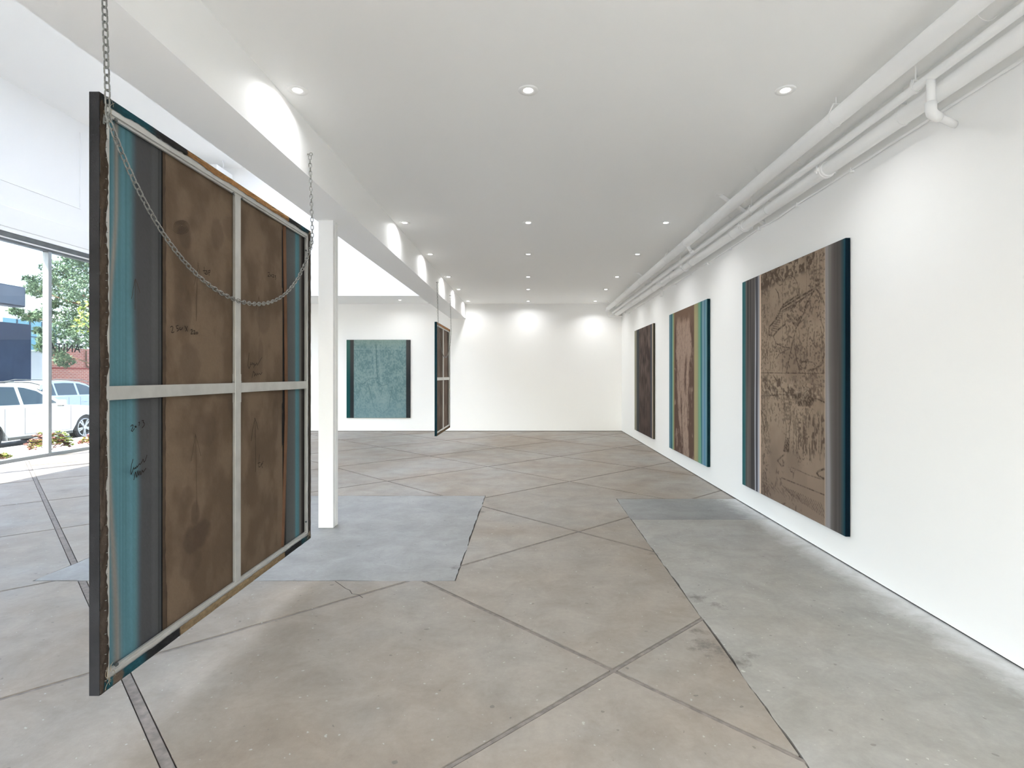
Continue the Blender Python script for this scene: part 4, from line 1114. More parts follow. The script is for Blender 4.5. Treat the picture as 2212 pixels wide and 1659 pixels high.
# second canvas, far down the beam
DY0, DY1, DZ0, DZ1 = 10.61, 12.43, 0.418, 2.643
def back_small(U, V):
    n = fbm(U * 9, V * 10, 61) * 0.7 + 0.3 * vnoise(U * 30, V * 3, 62)
    b = lerp(np.broadcast_to(c3(104, 90, 80), U.shape + (3,)), c3(128, 112, 100), sstep(0.3, 0.7, n))
    b = lerp(b, c3(74, 66, 58), np.exp(-((U - 0.36) / 0.06) ** 2) * 0.6)
    return lerp(b, c3(38, 34, 32), sstep(0.9, 0.96, U))
tn = c3(164, 122, 86)
bt = DY1 - DY0
fl2 = [((XB - 0.002, DY0 + 0.001, DZ1 - 0.003), (0, 0, -(DZ1 - DZ0 - 0.006)), (0, 0.045, 0), flap_fn([(0, c3(34, 74, 84)), (1, c3(34, 70, 80))], DZ0, DZ1, 81), 120, 0.004),
       ((XB - 0.002, DY1 - 0.001, DZ1 - 0.003), (0, 0, -(DZ1 - DZ0 - 0.006)), (0, -0.035, 0), flap_fn([(0, c3(80, 70, 60)), (1, c3(86, 76, 66))], DZ0, DZ1, 82), 120, 0.004),
       ((XB - 0.002, DY0 + 0.003, DZ1 - 0.001), (0, bt - 0.006, 0), (0, 0, -0.05), flap_fn([(0, c3(60, 56, 50)), (0.02, tn), (0.9, tn), (1, c3(70, 56, 44))], DY0, DY1, 83), 120, 0.004),
       ((XB - 0.002, DY0 + 0.003, DZ0 + 0.001), (0, bt - 0.006, 0), (0, 0, 0.05), flap_fn([(0, c3(96, 80, 64)), (0.5, c3(120, 102, 82)), (1, c3(104, 86, 68))], DY0, DY1, 84), 120, 0.005)]
M['white_bar'] = mat('pale stretcher', rgb(226, 226, 222), 0.5, 0.1, 0.4)
hung_canvas('smaller canvas with a teal edge hung on a chain far down the beam', DY0, DY1, DZ0, DZ1, M['deepteal'], M['white_bar'], back_small, fl2, 90, 110, True)

# ------------------------------------------------------------------ chains
def link_mesh(pitch, wire, width, seg, ring):
    bm = bmesh.new()
    hl = pitch / 2 + wire * 0.5       # centre line half length
    rw = width / 2 - wire / 2
    st = hl - rw
    path = []
    for i in range(seg + 1):
        a = math.pi * i / seg
        path.append((rw * math.cos(a), st + rw * math.sin(a)))
    for i in range(seg + 1):
        a = math.pi + math.pi * i / seg
        path.append((rw * math.cos(a), -st + rw * math.sin(a)))
    n = len(path)
    rings = []
    for i in range(n):
        a, b = path[i - 1], path[(i + 1) % n]
        t = Vector((b[0] - a[0], 0, b[1] - a[1])).normalized()
        nrm = Vector((t.z, 0, -t.x))
        p = Vector((path[i][0], 0, path[i][1]))
        rings.append([bm.verts.new(p + nrm * math.cos(2 * math.pi * k / ring) * wire / 2 + Vector((0, 1, 0)) * math.sin(2 * math.pi * k / ring) * wire / 2) for k in range(ring)])
    for i in range(n):
        a, b = rings[i], rings[(i + 1) % n]
        for k in range(ring):
            bm.faces.new((a[k], a[(k + 1) % ring], b[(k + 1) % ring], b[k]))
    bmesh.ops.recalc_face_normals(bm, faces=bm.faces)
    me = bpy.data.meshes.new('chain_link')
    bm.to_mesh(me)
    bm.free()
    for p in me.polygons: p.use_smooth = True
    return me
def chain_frames(pts, pitch, seed):
    pts = [Vector(p) for p in pts]
    d = [0.0]
    for a, b in zip(pts[:-1], pts[1:]): d.append(d[-1] + (b - a).length)
    n = int(d[-1] / pitch)
    rs_ = random.Random(seed)
    out = []
    def at(s):
        for i in range(len(d) - 1):
            if s <= d[i + 1] or i == len(d) - 2:
                f = (s - d[i]) / (d[i + 1] - d[i])
                return pts[i].lerp(pts[i + 1], f)
    for i in range(n):
        p0, p1 = at(i * pitch), at((i + 1) * pitch)
        t = (p1 - p0).normalized()
        a = Vector((0, 0, 1)) if abs(t.z) < 0.8 else Vector((0, 1, 0))
        y = t.cross(a).normalized()
        x = y.cross(t).normalized()
        ang = (0.0 if i % 2 == 0 else math.pi / 2) + 0.12 + rs_.uniform(-0.12, 0.12)
        R = Matrix((x, y, t)).transposed().to_4x4() @ Matrix.Rotation(ang, 4, 'Z')
        out.append(Matrix.Translation((p0 + p1) / 2) @ R)
    return out
def hang_path(y0, y1, ztop, zk, sag, xk=-1.752, xa=-1.772):
    """down from the beam to the near corner, a slack loop across, and up again at the far corner"""
    p = [(xa, y0, ztop), (xk, y0, zk + 0.1), (xk, y0 + 0.002, zk)]
    n = 40
    a = (y1 - y0) / 2
    k = 2.3
    for i in range(1, n):
        f = -1 + 2 * i / n
        zz = zk - sag * (1 - (math.cosh(k * f) - 1) / (math.cosh(k) - 1))
        p.append((xk, (y0 + y1) / 2 + a * f, zz))
    p += [(xk, y1 - 0.002, zk), (xk, y1, zk + 0.1), (xa, y1, ztop)]
    return p
def eye_bolt(bm, y, z):
    tube(bm, [(BX1 + 0.001, y, z), (BX1 + 0.02, y, z)], 0.006, 8)
    tube(bm, [(BX1 + 0.03 + 0.012 * math.cos(a), y, z + 0.012 * math.sin(a)) for a in [2 * math.pi * i / 10 for i in range(11)]], 0.004, 6, False)
ct = empty('hanging_chain', (-1.77, 3.36, 3.39), 'long galvanised chain looped across the back of the large near canvas', 'chain', 'chains holding the canvases')
lk = link_mesh(0.0315, 0.0066, 0.0275, 5, 6)
lk.materials.append(M['zinc'])
for mw in chain_frames(hang_path(CY0 + 0.012, CY1 - 0.03, 3.385, 2.68, 0.63), 0.0315, 4):
    o = bpy.data.objects.new('link', lk)
    COL.objects.link(o)
    o.parent = ct
    o.matrix_local = Matrix.Translation(-Vector(ct.location)) @ mw
bm = bmesh.new(); eye_bolt(bm, CY0 + 0.012, 3.395); obj('eye_bolt', bm, M['zinc'], ct)
bm = bmesh.new(); eye_bolt(bm, CY1 - 0.03, 3.395); obj('eye_bolt', bm, M['zinc'], ct)
for yy in (CY0 + 0.02, CY1 - 0.03):     # shackle and screw that fix the chain to the stretcher
    bm = bmesh.new()
    tube(bm, [(XB - 0.004, yy, 2.68), (XB + 0.02, yy, 2.683), (XB + 0.026, yy, 2.67), (XB + 0.018, yy, 2.658), (XB - 0.004, yy, 2.66)], 0.004, 6)
    box(bm, XB - 0.002, XB + 0.005, yy - 0.006, yy + 0.006, 2.65, 2.69, 0.002)
    obj('shackle', bm, M['zinc'], ct)
ct2 = empty('hanging_chain', (-1.77, 11.5, 3.40), 'small chain looped behind the smaller far canvas', 'chain', 'chains holding the canvases')
lk2 = link_mesh(0.0315, 0.006, 0.0265, 3, 4)
bm = bmesh.new()
for mw in chain_frames(hang_path(DY0 + 0.02, DY1 - 0.02, 3.40, 2.54, 0.56), 0.0315, 8):
    b2 = bmesh.new(); b2.from_mesh(lk2); b2.transform(mw)
    tmp = bpy.data.meshes.new('tmp'); b2.to_mesh(tmp); b2.free()
    bm.from_mesh(tmp); bpy.data.meshes.remove(tmp)
tag(obj('chain_links', bm, M['zinc'], ct2, True), kind='stuff')
bm = bmesh.new(); eye_bolt(bm, DY0 + 0.02, 3.41); obj('eye_bolt', bm, M['zinc'], ct2)
bm = bmesh.new(); eye_bolt(bm, DY1 - 0.02, 3.41); obj('eye_bolt', bm, M['zinc'], ct2)

# ------------------------------------------------------------------ pipes under the ceiling along the right wall
ZO = 1.6
def pipe(name, label, x, h, r, y0, y1):
    t = empty(name, (x, (y0 + y1) / 2, ZO + h), label, 'pipe', 'pipes along the right wall')
    bm = bmesh.new()
    lathe_y(bm, x, ZO + h, [(y0, 0.001), (y0, r), (y1, r), (y1, 0.001)], 24)
    o = obj('pipe_run', bm, M['gloss'], t, True)
    o.data.set_sharp_from_angle(angle=math.radians(40))
    return t
def ring(t, x, h, r, y, w=0.045):
    bm = bmesh.new()
    lathe_y(bm, x, ZO + h, [(y - w / 2, r - 0.002), (y - w / 2, r + 0.005), (y + w / 2, r + 0.005), (y + w / 2, r - 0.002)], 24)
    o = obj('sleeve', bm, M['gloss'], t, True)
    o.data.set_sharp_from_angle(angle=math.radians(40))
def hanger(t, x, h, r, y):
    """clevis strap round the pipe, bolt, and rod to the ceiling"""
    bm = bmesh.new()
    zt = ZO + h + r * 1.75
    prof = []
    for i in range(13):
        a = math.pi + math.pi * i / 12
        prof.append((x + (r + 0.003) * math.cos(a), ZO + h + (r + 0.003) * math.sin(a)))
    prof = [(x - 0.016, zt)] + prof + [(x + 0.016, zt)]
    w = 0.014
    for (xa, za), (xb, zb) in zip(prof[:-1], prof[1:]):
        v = [bm.verts.new(c) for c in ((xa, y - w, za), (xb, y - w, zb), (xb, y + w, zb), (xa, y + w, za))]
        bm.faces.new(v)
    bmesh.ops.remove_doubles(bm, verts=bm.verts, dist=0.0005)
    bmesh.ops.solidify(bm, geom=bm.faces[:], thickness=0.003)
    obj('hanger_strap', bm, M['gloss'], t)
    bm = bmesh.new()
    tube(bm, [(x - 0.026, y, zt - 0.004), (x + 0.026, y, zt - 0.004)], 0.006, 8)
    tube(bm, [(x, y, zt - 0.008), (x, y, ZC)], 0.005, 8)
    obj('hanger_rod', bm, M['gloss'], t)
def coupling(t, x, h, r, y):
    bm = bmesh.new()
    lathe_y(bm, x, ZO + h, [(y - 0.035, r), (y - 0.033, r + 0.013), (y - 0.012, r + 0.013), (y - 0.010, r + 0.018), (y + 0.010, r + 0.018), (y + 0.012, r + 0.013), (y + 0.033, r + 0.013), (y + 0.035, r)], 24)
    for s in (-1, 1):
        box(bm, x + s * (r + 0.024) - 0.014, x + s * (r + 0.024) + 0.014, y - 0.02, y + 0.02, ZO + h - 0.014, ZO + h + 0.014, 0.004)
        tube(bm, [(x + s * (r + 0.026), y, ZO + h - 0.034), (x + s * (r + 0.026), y, ZO + h + 0.034)], 0.006, 8)
    obj('coupling', bm, M['gloss'], t)
YP = YF
P1 = (2.27, 1.90, 0.060); P2 = (2.47, 1.965, 0.055); P3 = (2.425, 1.80, 0.028); P4 = (2.53, 1.745, 0.054)
p1 = pipe('ceiling_pipe', 'thick white pipe farthest from the right wall, ending in an elbow', *P1, YP, YB - 0.16)
for y in (4.03, 8.9, 12.4): hanger(p1, *P1, y)
for y in (7.1, 7.82, 11.0, 13.8): ring(p1, *P1, y)
p2 = pipe('ceiling_pipe', 'thick white pipe tucked highest under the ceiling behind the others', *P2, YP, YB)
for y in (2.96, 4.95, 6.64, 8.2, 10.2, 12.6): ring(p2, *P2, y)
p3 = pipe('ceiling_pipe', 'thin white sprinkler pipe with a drop leg to the wall', *P3, YP, YB)
for y in (3.42, 5.94, 8.7, 11.4, 14.0): hanger(p3, *P3, y)
bm = bmesh.new()
tube(bm, [(P3[0], 3.29, ZO + 1.80), (P3[0], 3.29, ZO + 1.60)], 0.024, 14)
obj('drop_leg', bm, M['gloss'], p3, True)
bm = bmesh.new()
tube(bm, [(P3[0], 3.29, ZO + 1.645), (P3[0], 3.29, ZO + 1.60), (P3[0] + 0.008, 3.294, ZO + 1.584), (P3[0] + 0.03, 3.305, ZO + 1.575), (P3[0] + 0.075, 3.33, ZO + 1.575)], 0.031, 14)
obj('elbow', bm, M['gloss'], p3, True)
bm = bmesh.new()
tube(bm, [(P3[0] + 0.07, 3.327, ZO + 1.575), (XR, 3.43, ZO + 1.575)], 0.022, 14)
obj('wall_leg', bm, M['gloss'], p3, True)
p4 = pipe('ceiling_pipe', 'thick white pipe nearest the right wall with bolted couplings', *P4, YP, YB)
for y in (3.69, 5.75, 9.6, 13.1): hanger(p4, *P4, y)
for y in (4.64, 6.37, 8.8, 10.3): coupling(p4, *P4, y)
for y in (6.75, 8.45, 11.0, 12.2): ring(p4, *P4, y)
# elbow and return at the far end of the outer pipe
bm = bmesh.new()
ye = YB - 0.16
tube(bm, [(P1[0], ye - 0.06, ZO + P1[1]), (P1[0], ye + 0.03, ZO + P1[1] - 0.004), (P1[0], ye + 0.07, ZO + P1[1] - 0.035), (P1[0], ye + 0.08, ZO + P1[1] - 0.09)], 0.063, 18)
obj('elbow', bm, M['gloss'], p1, True)
bm = bmesh.new()
tube(bm, [(P1[0], ye + 0.08, ZO + P1[1] - 0.06), (P1[0], ye + 0.08, ZO + 1.73), (P1[0] + 0.015, ye + 0.08, ZO + 1.70), (P1[0] + 0.05, ye + 0.08, ZO + 1.69), (XR, ye + 0.08, ZO + 1.695)], 0.026, 12)
obj('return_leg', bm, M['gloss'], p1, True)
bm = bmesh.new()
tube(bm, [(P1[0], 7.82, ZO + P1[1] - 0.02), (P1[0] + 0.03, 7.82, ZO + P1[1] - 0.08), (P1[0] + 0.075, 7.84, ZO + P1[1] - 0.125)], 0.024, 12)
tube(bm, [(P1[0] + 0.06, 7.835, ZO + P1[1] - 0.11), (P1[0] + 0.085, 7.845, ZO + P1[1] - 0.135)], 0.031, 12)
obj('capped_stub', bm, M['gloss'], p1, True)
# sloping braces from the ceiling to the wall
for y, lab in ((6.2, 'nearest'), (10.9, 'middle'), (15.0, 'farthest')):
    t = empty('pipe_brace', (2.4, y, ZO + 1.9), 'sloping white brace over the pipes, %s of the three' % lab, 'brace', 'pipe braces')
    bm = bmesh.new()
    a, b = Vector((2.19, y, ZC)), Vector((XR, y, ZO + 1.727))
    d = (b - a).normalized()
    n = Vector((-d.z, 0, d.x))
    prof = []
    for p in (a, b):
        prof.append([bm.verts.new(p + n * s + Vector((0, e, 0))) for s, e in ((0, -0.021), (0, 0.021), (-0.024, 0.021), (-0.024, -0.021))])
    for k in range(4): bm.faces.new((prof[0][k], prof[0][(k + 1) % 4], prof[1][(k + 1) % 4], prof[1][k]))
    bm.faces.new(prof[0][::-1]); bm.faces.new(prof[1])
    obj('brace_bar', bm, M['gloss'], t)
    boxo('foot_plate', (2.13, 2.21, y - 0.025, y + 0.025, ZC - 0.006, ZC), M['gloss'], t)
    boxo('foot_plate', (XR - 0.006, XR, y - 0.025, y + 0.025, ZO + 1.69, ZO + 1.77), M['gloss'], t)
# flexible conduit clipped along the wall
cd = empty('wall_conduit', (2.66, 7, ZO + 1.72), 'thin white conduit clipped along the right wall under the pipes', 'conduit')
bm = bmesh.new()
rs = random.Random(12)
pts = []
y = 0.0
while y < 15.0:
    wob_ = 0.0 if y < 5.5 else 0.014
    pts.append((2.664 + rs.uniform(-0.003, 0.003), y, ZO + 1.715 - 0.004 * y + rs.uniform(-wob_, wob_)))
    y += 0.45
tube(bm, pts, 0.011, 8)
obj('conduit_run', bm, M['gloss'], cd, True)
for i in range(2, len(pts), 2):
    y = pts[i][1]
    boxo('clip', (XR - 0.035, XR, y - 0.008, y + 0.008, pts[i][2] - 0.026, pts[i][2] + 0.012), M['gloss'], cd)
boxo('junction_box', (XR - 0.05, XR, 10.85, 10.95, ZO + 1.58, ZO + 1.66), M['gloss'], cd, 0.004)
# bundle of loose cables lying between the pipes
cb = empty('cable_bundle', (2.48, 7.2, ZO + 1.83), 'bundle of loose white cables lying on the wall side pipe', 'cables')
for k in range(4):
    bm = bmesh.new()
    tube(bm, [(2.475 + 0.016 * k + 0.01 * math.sin(f * 9 + k), 6.5 + 1.9 * f, ZO + 1.817 + 0.03 * math.sin(f * math.pi) + 0.008 * (k % 2)) for f in [i / 14 for i in range(15)]], 0.006, 6)
    obj('cable', bm, M['gloss'], cb, True)

# ------------------------------------------------------------------ the street outside
M['pave'] = mat('sidewalk concrete', rgb(196, 194, 188), 0.85, 0, 0.2, 0.3, 40, 0.12, 2.0)
M['road'] = mat('asphalt', rgb(120, 121, 124), 0.9, 0, 0.2, 0.4, 60, 0.2, 1.5)
M['bluewall'] = mat('blue render', rgb(54, 62, 78), 0.9, 0, 0.2, 0.2, 12, 0.15, 1.2)
M['bluegrey'] = mat('blue grey sign face', rgb(84, 92, 104), 0.5, 0, 0.4, 0.1, 30, 0.1, 3)
M['navy'] = mat('dark sign edge', rgb(40, 46, 58), 0.5)
M['lightrender'] = mat('pale render', rgb(206, 208, 206), 0.85, 0, 0.2, 0.2, 20, 0.06, 1.5)
M['whiterender'] = mat('white render', rgb(232, 236, 240), 0.85, 0, 0.2)
M['tintglass'] = mat('tinted glazing', rgb(84, 132, 150), 0.12, 0, 0.6)
M['carpaint'] = mat('white car paint', rgb(238, 240, 240), 0.25, 0, 0.5)
M['silverpaint'] = mat('pale silver car paint', rgb(186, 198, 212), 0.3, 0.2, 0.5)
M['carglass'] = mat('dark car glass', rgb(48, 60, 62), 0.06, 0, 0.7)
M['tyre'] = mat('tyre rubber', rgb(42, 42, 44), 0.85)
M['rim'] = mat('alloy wheel', rgb(206, 208, 210), 0.3, 0.7, 0.5)
M['trim'] = mat('grey plastic trim', rgb(98, 98, 94), 0.7)
M['bark'] = mat('bark', rgb(92, 74, 60), 0.9, 0, 0.2, 0.6, 30, 0.3, 14)
def leaf_mat(name, a, b):
    m = mat(name, a, 0.7, 0, 0.25, 0, 60, 0.5, 2.2, b)
    m.node_tree.nodes['Principled BSDF'].inputs['Subsurface Weight'].default_value = 0.0
    return m
M['pine'] = leaf_mat('pine needles', rgb(96, 118, 90), rgb(52, 74, 56))
M['lime'] = leaf_mat('young lime green leaf', rgb(160, 176, 86), rgb(122, 142, 60))
M['succ_red'] = leaf_mat('reddish succulent leaf', rgb(150, 92, 84), rgb(104, 84, 74))
M['succ_green'] = leaf_mat('yellow green succulent leaf', rgb(182, 188, 86), rgb(128, 150, 80))
M['agave'] = leaf_mat('agave leaf', rgb(104, 136, 106), rgb(78, 108, 88))

def brick_mat():
    m = bpy.data.materials.new('red brick')
    m.use_nodes = True
    nt = m.node_tree
    b = nt.nodes['Principled BSDF']
    b.inputs['Roughness'].default_value = 0.9
    tc = nt.nodes.new('ShaderNodeNewGeometry')
    sp = nt.nodes.new('ShaderNodeSeparateXYZ')
    cmb = nt.nodes.new('ShaderNodeCombineXYZ')
    nt.links.new(tc.outputs['Position'], sp.inputs[0])
    nt.links.new(sp.outputs['Y'], cmb.inputs['X'])
    nt.links.new(sp.outputs['Z'], cmb.inputs['Y'])
    br = nt.nodes.new('ShaderNodeTexBrick')
    br.inputs['Scale'].default_value = 1.0
    br.inputs['Brick Width'].default_value = 0.24
    br.inputs['Row Height'].default_value = 0.085
    br.inputs['Mortar Size'].default_value = 0.012
    br.inputs['Color1'].default_value = rgb(176, 104, 84)
    br.inputs['Color2'].default_value = rgb(156, 90, 76)
    br.inputs['Mortar'].default_value = rgb(190, 160, 144)
    nt.links.new(cmb.outputs[0], br.inputs['Vector'])
    nt.links.new(br.outputs['Color'], b.inputs['Base Color'])
    return m
M['brick'] = brick_mat()

struct('sidewalk', (-12.05, XL - 0.3, -25, 45, -0.4, -0.06), M['pave'], 'pale concrete sidewalk outside the shop window', 'sidewalk')
struct('added_forecourt', (XL - 0.3, 14, -25, YF - 0.2, -0.4, -0.02), M['pave'], 'unseen pale paving added behind the viewer to bounce sunlight inside', 'pavement')  # added out of view: sunlit ground that bounces light to the ceiling
struct('road', (-20.5, -12.05, -25, 60, -0.5, -0.25), M['road'], 'grey asphalt street beyond the sidewalk', 'road')
struct('sidewalk_far', (-60, -20.5, -25, 90, -0.5, -0.12), M['pave'], 'pale ground on the far side of the street', 'sidewalk')

def yz_prism(bm, poly, x0, x1, bevel=0.0, x0b=None, x1b=None, zref=None):
    """solid with a (y, z) outline between two x planes"""
    a = [bm.verts.new((x0, y, z)) for y, z in poly]
    b = [bm.verts.new((x1, y, z)) for y, z in poly]
    fs = [bm.faces.new(a), bm.faces.new(b[::-1])]
    es = []
    n = len(poly)
    for i in range(n):
        j = (i + 1) % n
        fs.append(bm.faces.new((a[j], a[i], b[i], b[j])))
    if bevel:
        ed = [e for f in fs[:2] for e in f.edges]
        bmesh.ops.bevel(bm, geom=ed, offset=bevel, segments=3, affect='EDGES', profile=0.6)
    return bm

def make_car(name, label, paint, loc, group=None):
    """estate-type SUV; origin on the ground under the front axle, nose along +Y, near side towards +X"""
    t = empty(name, loc, label, 'car', group)
    T = Matrix.Translation(loc)
    def add(nm, bm, m, par=t, smooth=False):
        bm.transform(T)
        return obj(nm, bm, m, par, smooth)
    WB, R = 2.82, 0.365
    HW = 0.93
    def arch(yc, r, n=10):
        return [(yc + r * math.cos(math.pi * i / n), R + r * math.sin(math.pi * i / n)) for i in range(n + 1)]
    low = [(0.9, 0.30), (0.86, 0.24), (0.46, 0.24)] + arch(0, 0.43)[0:] + [(-0.46, 0.24), (-2.36, 0.24)] + arch(-WB, 0.43) + [(-3.3, 0.26), (-3.68, 0.34), (-3.78, 0.62), (-3.74, 0.95), (-3.66, 1.10), (-2.6, 1.09), (-1.4, 1.06), (-0.62, 1.03), (-0.3, 1.02), (0.2, 0.97), (0.62, 0.90), (0.82, 0.80), (0.93, 0.62), (0.93, 0.42)]
    bm = bmesh.new()
    yz_prism(bm, low, -2 * HW, 0, 0.06)
    bmesh.ops.triangulate(bm, faces=[f for f in bm.faces if len(f.verts) > 4])
    add('body', bm, paint)
    # glasshouse, tapering to the roof
    base = [(-0.55, 1.03), (-3.70, 1.08)]
    gh = [(-0.55, 1.02), (-1.30, 1.50), (-1.62, 1.60), (-2.2, 1.655), (-2.9, 1.64), (-3.35, 1.56), (-3.72, 1.06)]
    bm = bmesh.new()
    def inset(z): return 0.05 + (z - 1.02) * 0.36
    a = [bm.verts.new((-inset(z), y, z)) for y, z in gh]
    b = [bm.verts.new((-2 * HW + inset(z), y, z)) for y, z in gh]
    fs = [bm.faces.new(a), bm.faces.new(b[::-1])]
    for i in range(len(gh)):
        j = (i + 1) % len(gh)
        bm.faces.new((a[j], a[i], b[i], b[j]))
    bmesh.ops.bevel(bm, geom=[e for e in bm.edges if e.calc_length() < 1.2 and all(v.co.z > 1.1 for v in e.verts)], offset=0.05, segments=3, affect='EDGES')
    add('roof', bm, paint)
    def pane(nm, poly, side, m=M['carglass'], off=0.006):
        bm = bmesh.new()
        vs_ = []
        for y, z in poly:
            x = -inset(z) + off if side > 0 else -2 * HW + inset(z) - off
            vs_.append(bm.verts.new((x, y, z)))
        f = bm.faces.new(vs_)
        e = bmesh.ops.extrude_face_region(bm, geom=[f])
        for v in e['geom']:
            if isinstance(v, bmesh.types.BMVert): v.co.x -= 0.02 * side
        return add(nm, bm, m)
    for s in (1, -1):
        pane('side_window', [(-0.86, 1.10), (-1.38, 1.44), (-1.70, 1.53), (-1.86, 1.55), (-1.86, 1.11)], s)
        pane('side_window', [(-1.96, 1.11), (-1.96, 1.555), (-2.4, 1.57), (-2.82, 1.555), (-2.82, 1.12)], s)
        pane('side_window', [(-2.9, 1.12), (-2.9, 1.55), (-3.2, 1.52), (-3.45, 1.3), (-3.5, 1.14)], s)
    # windscreen and rear window
    bm = bmesh.new()
    v = [bm.verts.new(p) for p in ((-0.16, -0.62, 1.075), (-0.28, -1.26, 1.485), (-2 * HW + 0.28, -1.26, 1.485), (-2 * HW + 0.16, -0.62, 1.075))]
    for q in v: q.co += Vector((0, 0.012, 0.016))
    bm.faces.new(v)
    bmesh.ops.solidify(bm, geom=bm.faces[:], thickness=0.01)
    add('windscreen', bm, M['carglass'])
    bm = bmesh.new()
    for yy in (-0.52, -1.91, -2.44): box(bm, -0.004, 0.003, yy - 0.004, yy + 0.004, 0.36, 1.03)
    box(bm, -0.004, 0.003, -1.91, -0.52, 0.36, 0.366)
    add('door_seam', bm, M['trim'])
    for yy in (-1.72, -2.86):
        bm = bmesh.new(); box(bm, -0.004, 0.03, yy - 0.1, yy + 0.1, 0.855, 0.885, 0.008); add('door_handle', bm, paint)
    bm = bmesh.new(); box(bm, -0.01, 0.006, -2.36, -0.46, 0.25, 0.32, 0.004); add('sill_trim', bm, M['trim'])
    bm = bmesh.new(); box(bm, -0.03, 0.16, -0.98, -0.84, 1.05, 1.19, 0.03); add('mirror', bm, paint)
    bm = bmesh.new(); box(bm, -0.03, 0.12, -0.96, -0.88, 1.02, 1.06, 0.01); add('mirror_foot', bm, M['trim'])
    bm = bmesh.new(); box(bm, -0.3, 0.001, 0.66, 0.90, 0.70, 0.80, 0.02); add('headlamp', bm, M['carglass'])
    for s in (1, -1):
        bm = bmesh.new()
        x = -0.18 if s > 0 else -2 * HW + 0.18
        tube(bm, [(x, -1.3, 1.60), (x, -1.6, 1.67), (x, -2.8, 1.70), (x, -3.3, 1.61)], 0.016, 8)
        add('roof_rail', bm, M['trim'])
    for yy in (0.0, -WB):
        for xs in (-0.03, -2 * HW + 0.03):
            s = 1 if xs > -0.5 else -1
            w = bmesh.new()
            def lx(prof, seg=28):
                rings = [[w.verts.new((xs + dx * s, yy + r * math.cos(2 * math.pi * k / seg), R + r * math.sin(2 * math.pi * k / seg))) for k in range(seg)] for dx, r in prof]
                for a, b in zip(rings[:-1], rings[1:]):
                    for k in range(seg): w.faces.new((a[k], a[(k + 1) % seg], b[(k + 1) % seg], b[k]))
            lx([(-0.21, 0.22), (-0.21, R - 0.02), (-0.19, R), (-0.02, R), (0.0, R - 0.03), (0.0, 0.255), (-0.03, 0.245)])
            wh = add('tyre', w, M['tyre'])
            w = bmesh.new()
            lx([(0.0, 0.258), (0.006, 0.25), (0.0, 0.232), (-0.08, 0.225)])
            for k in range(10):
                an = 2 * math.pi * k / 10 + (0.16 if k % 2 else -0.16)
                d = Vector((0, math.cos(an), math.sin(an)))
                n = Vector((0, -d.z, d.y)) * 0.016
                c = Vector((xs - 0.012 * s, yy, R))
                q = [c + d * 0.05 + n, c + d * 0.05 - n, c + d * 0.238 - n * 1.3, c + d * 0.238 + n * 1.3]
                f = w.faces.new([w.verts.new(p) for p in q])
                e = bmesh.ops.extrude_face_region(w, geom=[f])
                for vv_ in e['geom']:
                    if isinstance(vv_, bmesh.types.BMVert): vv_.co.x -= 0.03 * s
            tube(w, [(xs - 0.05 * s, yy, R), (xs + 0.002 * s, yy, R)], 0.06, 14)
            add('rim', w, M['rim'], wh)
            w = bmesh.new()
            tube(w, [(xs - 0.12 * s, yy, R), (xs - 0.085 * s, yy, R)], 0.22, 20)
            add('brake_disc', w, M['trim'], wh)
    return t
make_car('parked_car', 'white car parked at the kerb outside the shop window', M['carpaint'], (-12.72, 15.72, -0.25))
make_car('passing_car', 'pale silver car in the street behind the white car', M['silverpaint'], (-17.2, 22.9, -0.25))

# walls and buildings across the street
bw = empty('blue_wall', (-20.2, 21.4, -0.12), 'dark blue rendered wall standing across the street', 'wall')
boxo('wall_body', (-20.6, -20.2, 20.72, 22.2, -0.12, 3.66), M['bluewall'], bw, 0.01)
boxo('white_edge', (-20.6, -20.18, 20.2, 20.72, -0.12, 3.70), M['whiterender'], bw)
cw = empty('pale_wall', (-23.4, 26.2, -0.12), 'pale concrete yard wall between the blue wall and the brick wall', 'wall')
boxo('wall_body', (-23.6, -23.2, 22.2, 26.6, -0.12, 2.72), M['lightrender'], cw, 0.01)
boxo('coping', (-23.65, -23.15, 22.2, 26.62, 2.72, 2.80), M['lightrender'], cw, 0.01)
bk = empty('brick_wall', (-23.2, 30, -0.12), 'red brick garden wall behind the tree', 'wall')
boxo('wall_body', (-23.6, -23.2, 26.62, 40, -0.12, 3.0), M['brick'], bk)
boxo('string_course', (-23.22, -23.17, 26.62, 40, 1.92, 1.99), mat('dark red brick course', rgb(140, 66, 60), 0.9), bk)
bm = bmesh.new(); tube(bm, [(-23.14, 28.6, 2.9), (-23.14, 28.6, 2.2), (-23.10, 28.62, 2.05), (-23.1, 28.8, 2.0)], 0.035, 8)
obj('drain_pipe', bm, M['bark'], bk)
# sign on a post
sg = empty('street_sign', (-16.2, 17.0, -0.12), 'blank blue grey lightbox sign on a post', 'sign')
boxo('sign_box', (-16.35, -15.95, 14.4, 17.35, 3.75, 4.4), M['navy'], sg, 0.05)
boxo('sign_face', (-15.955, -15.935, 14.45, 17.28, 3.80, 4.36), M['bluegrey'], sg, 0.004)
bm = bmesh.new(); tube(bm, [(-16.15, 16.2, -0.3), (-16.15, 16.2, 3.8)], 0.06, 10)
obj('post', bm, M['navy'], sg, True)
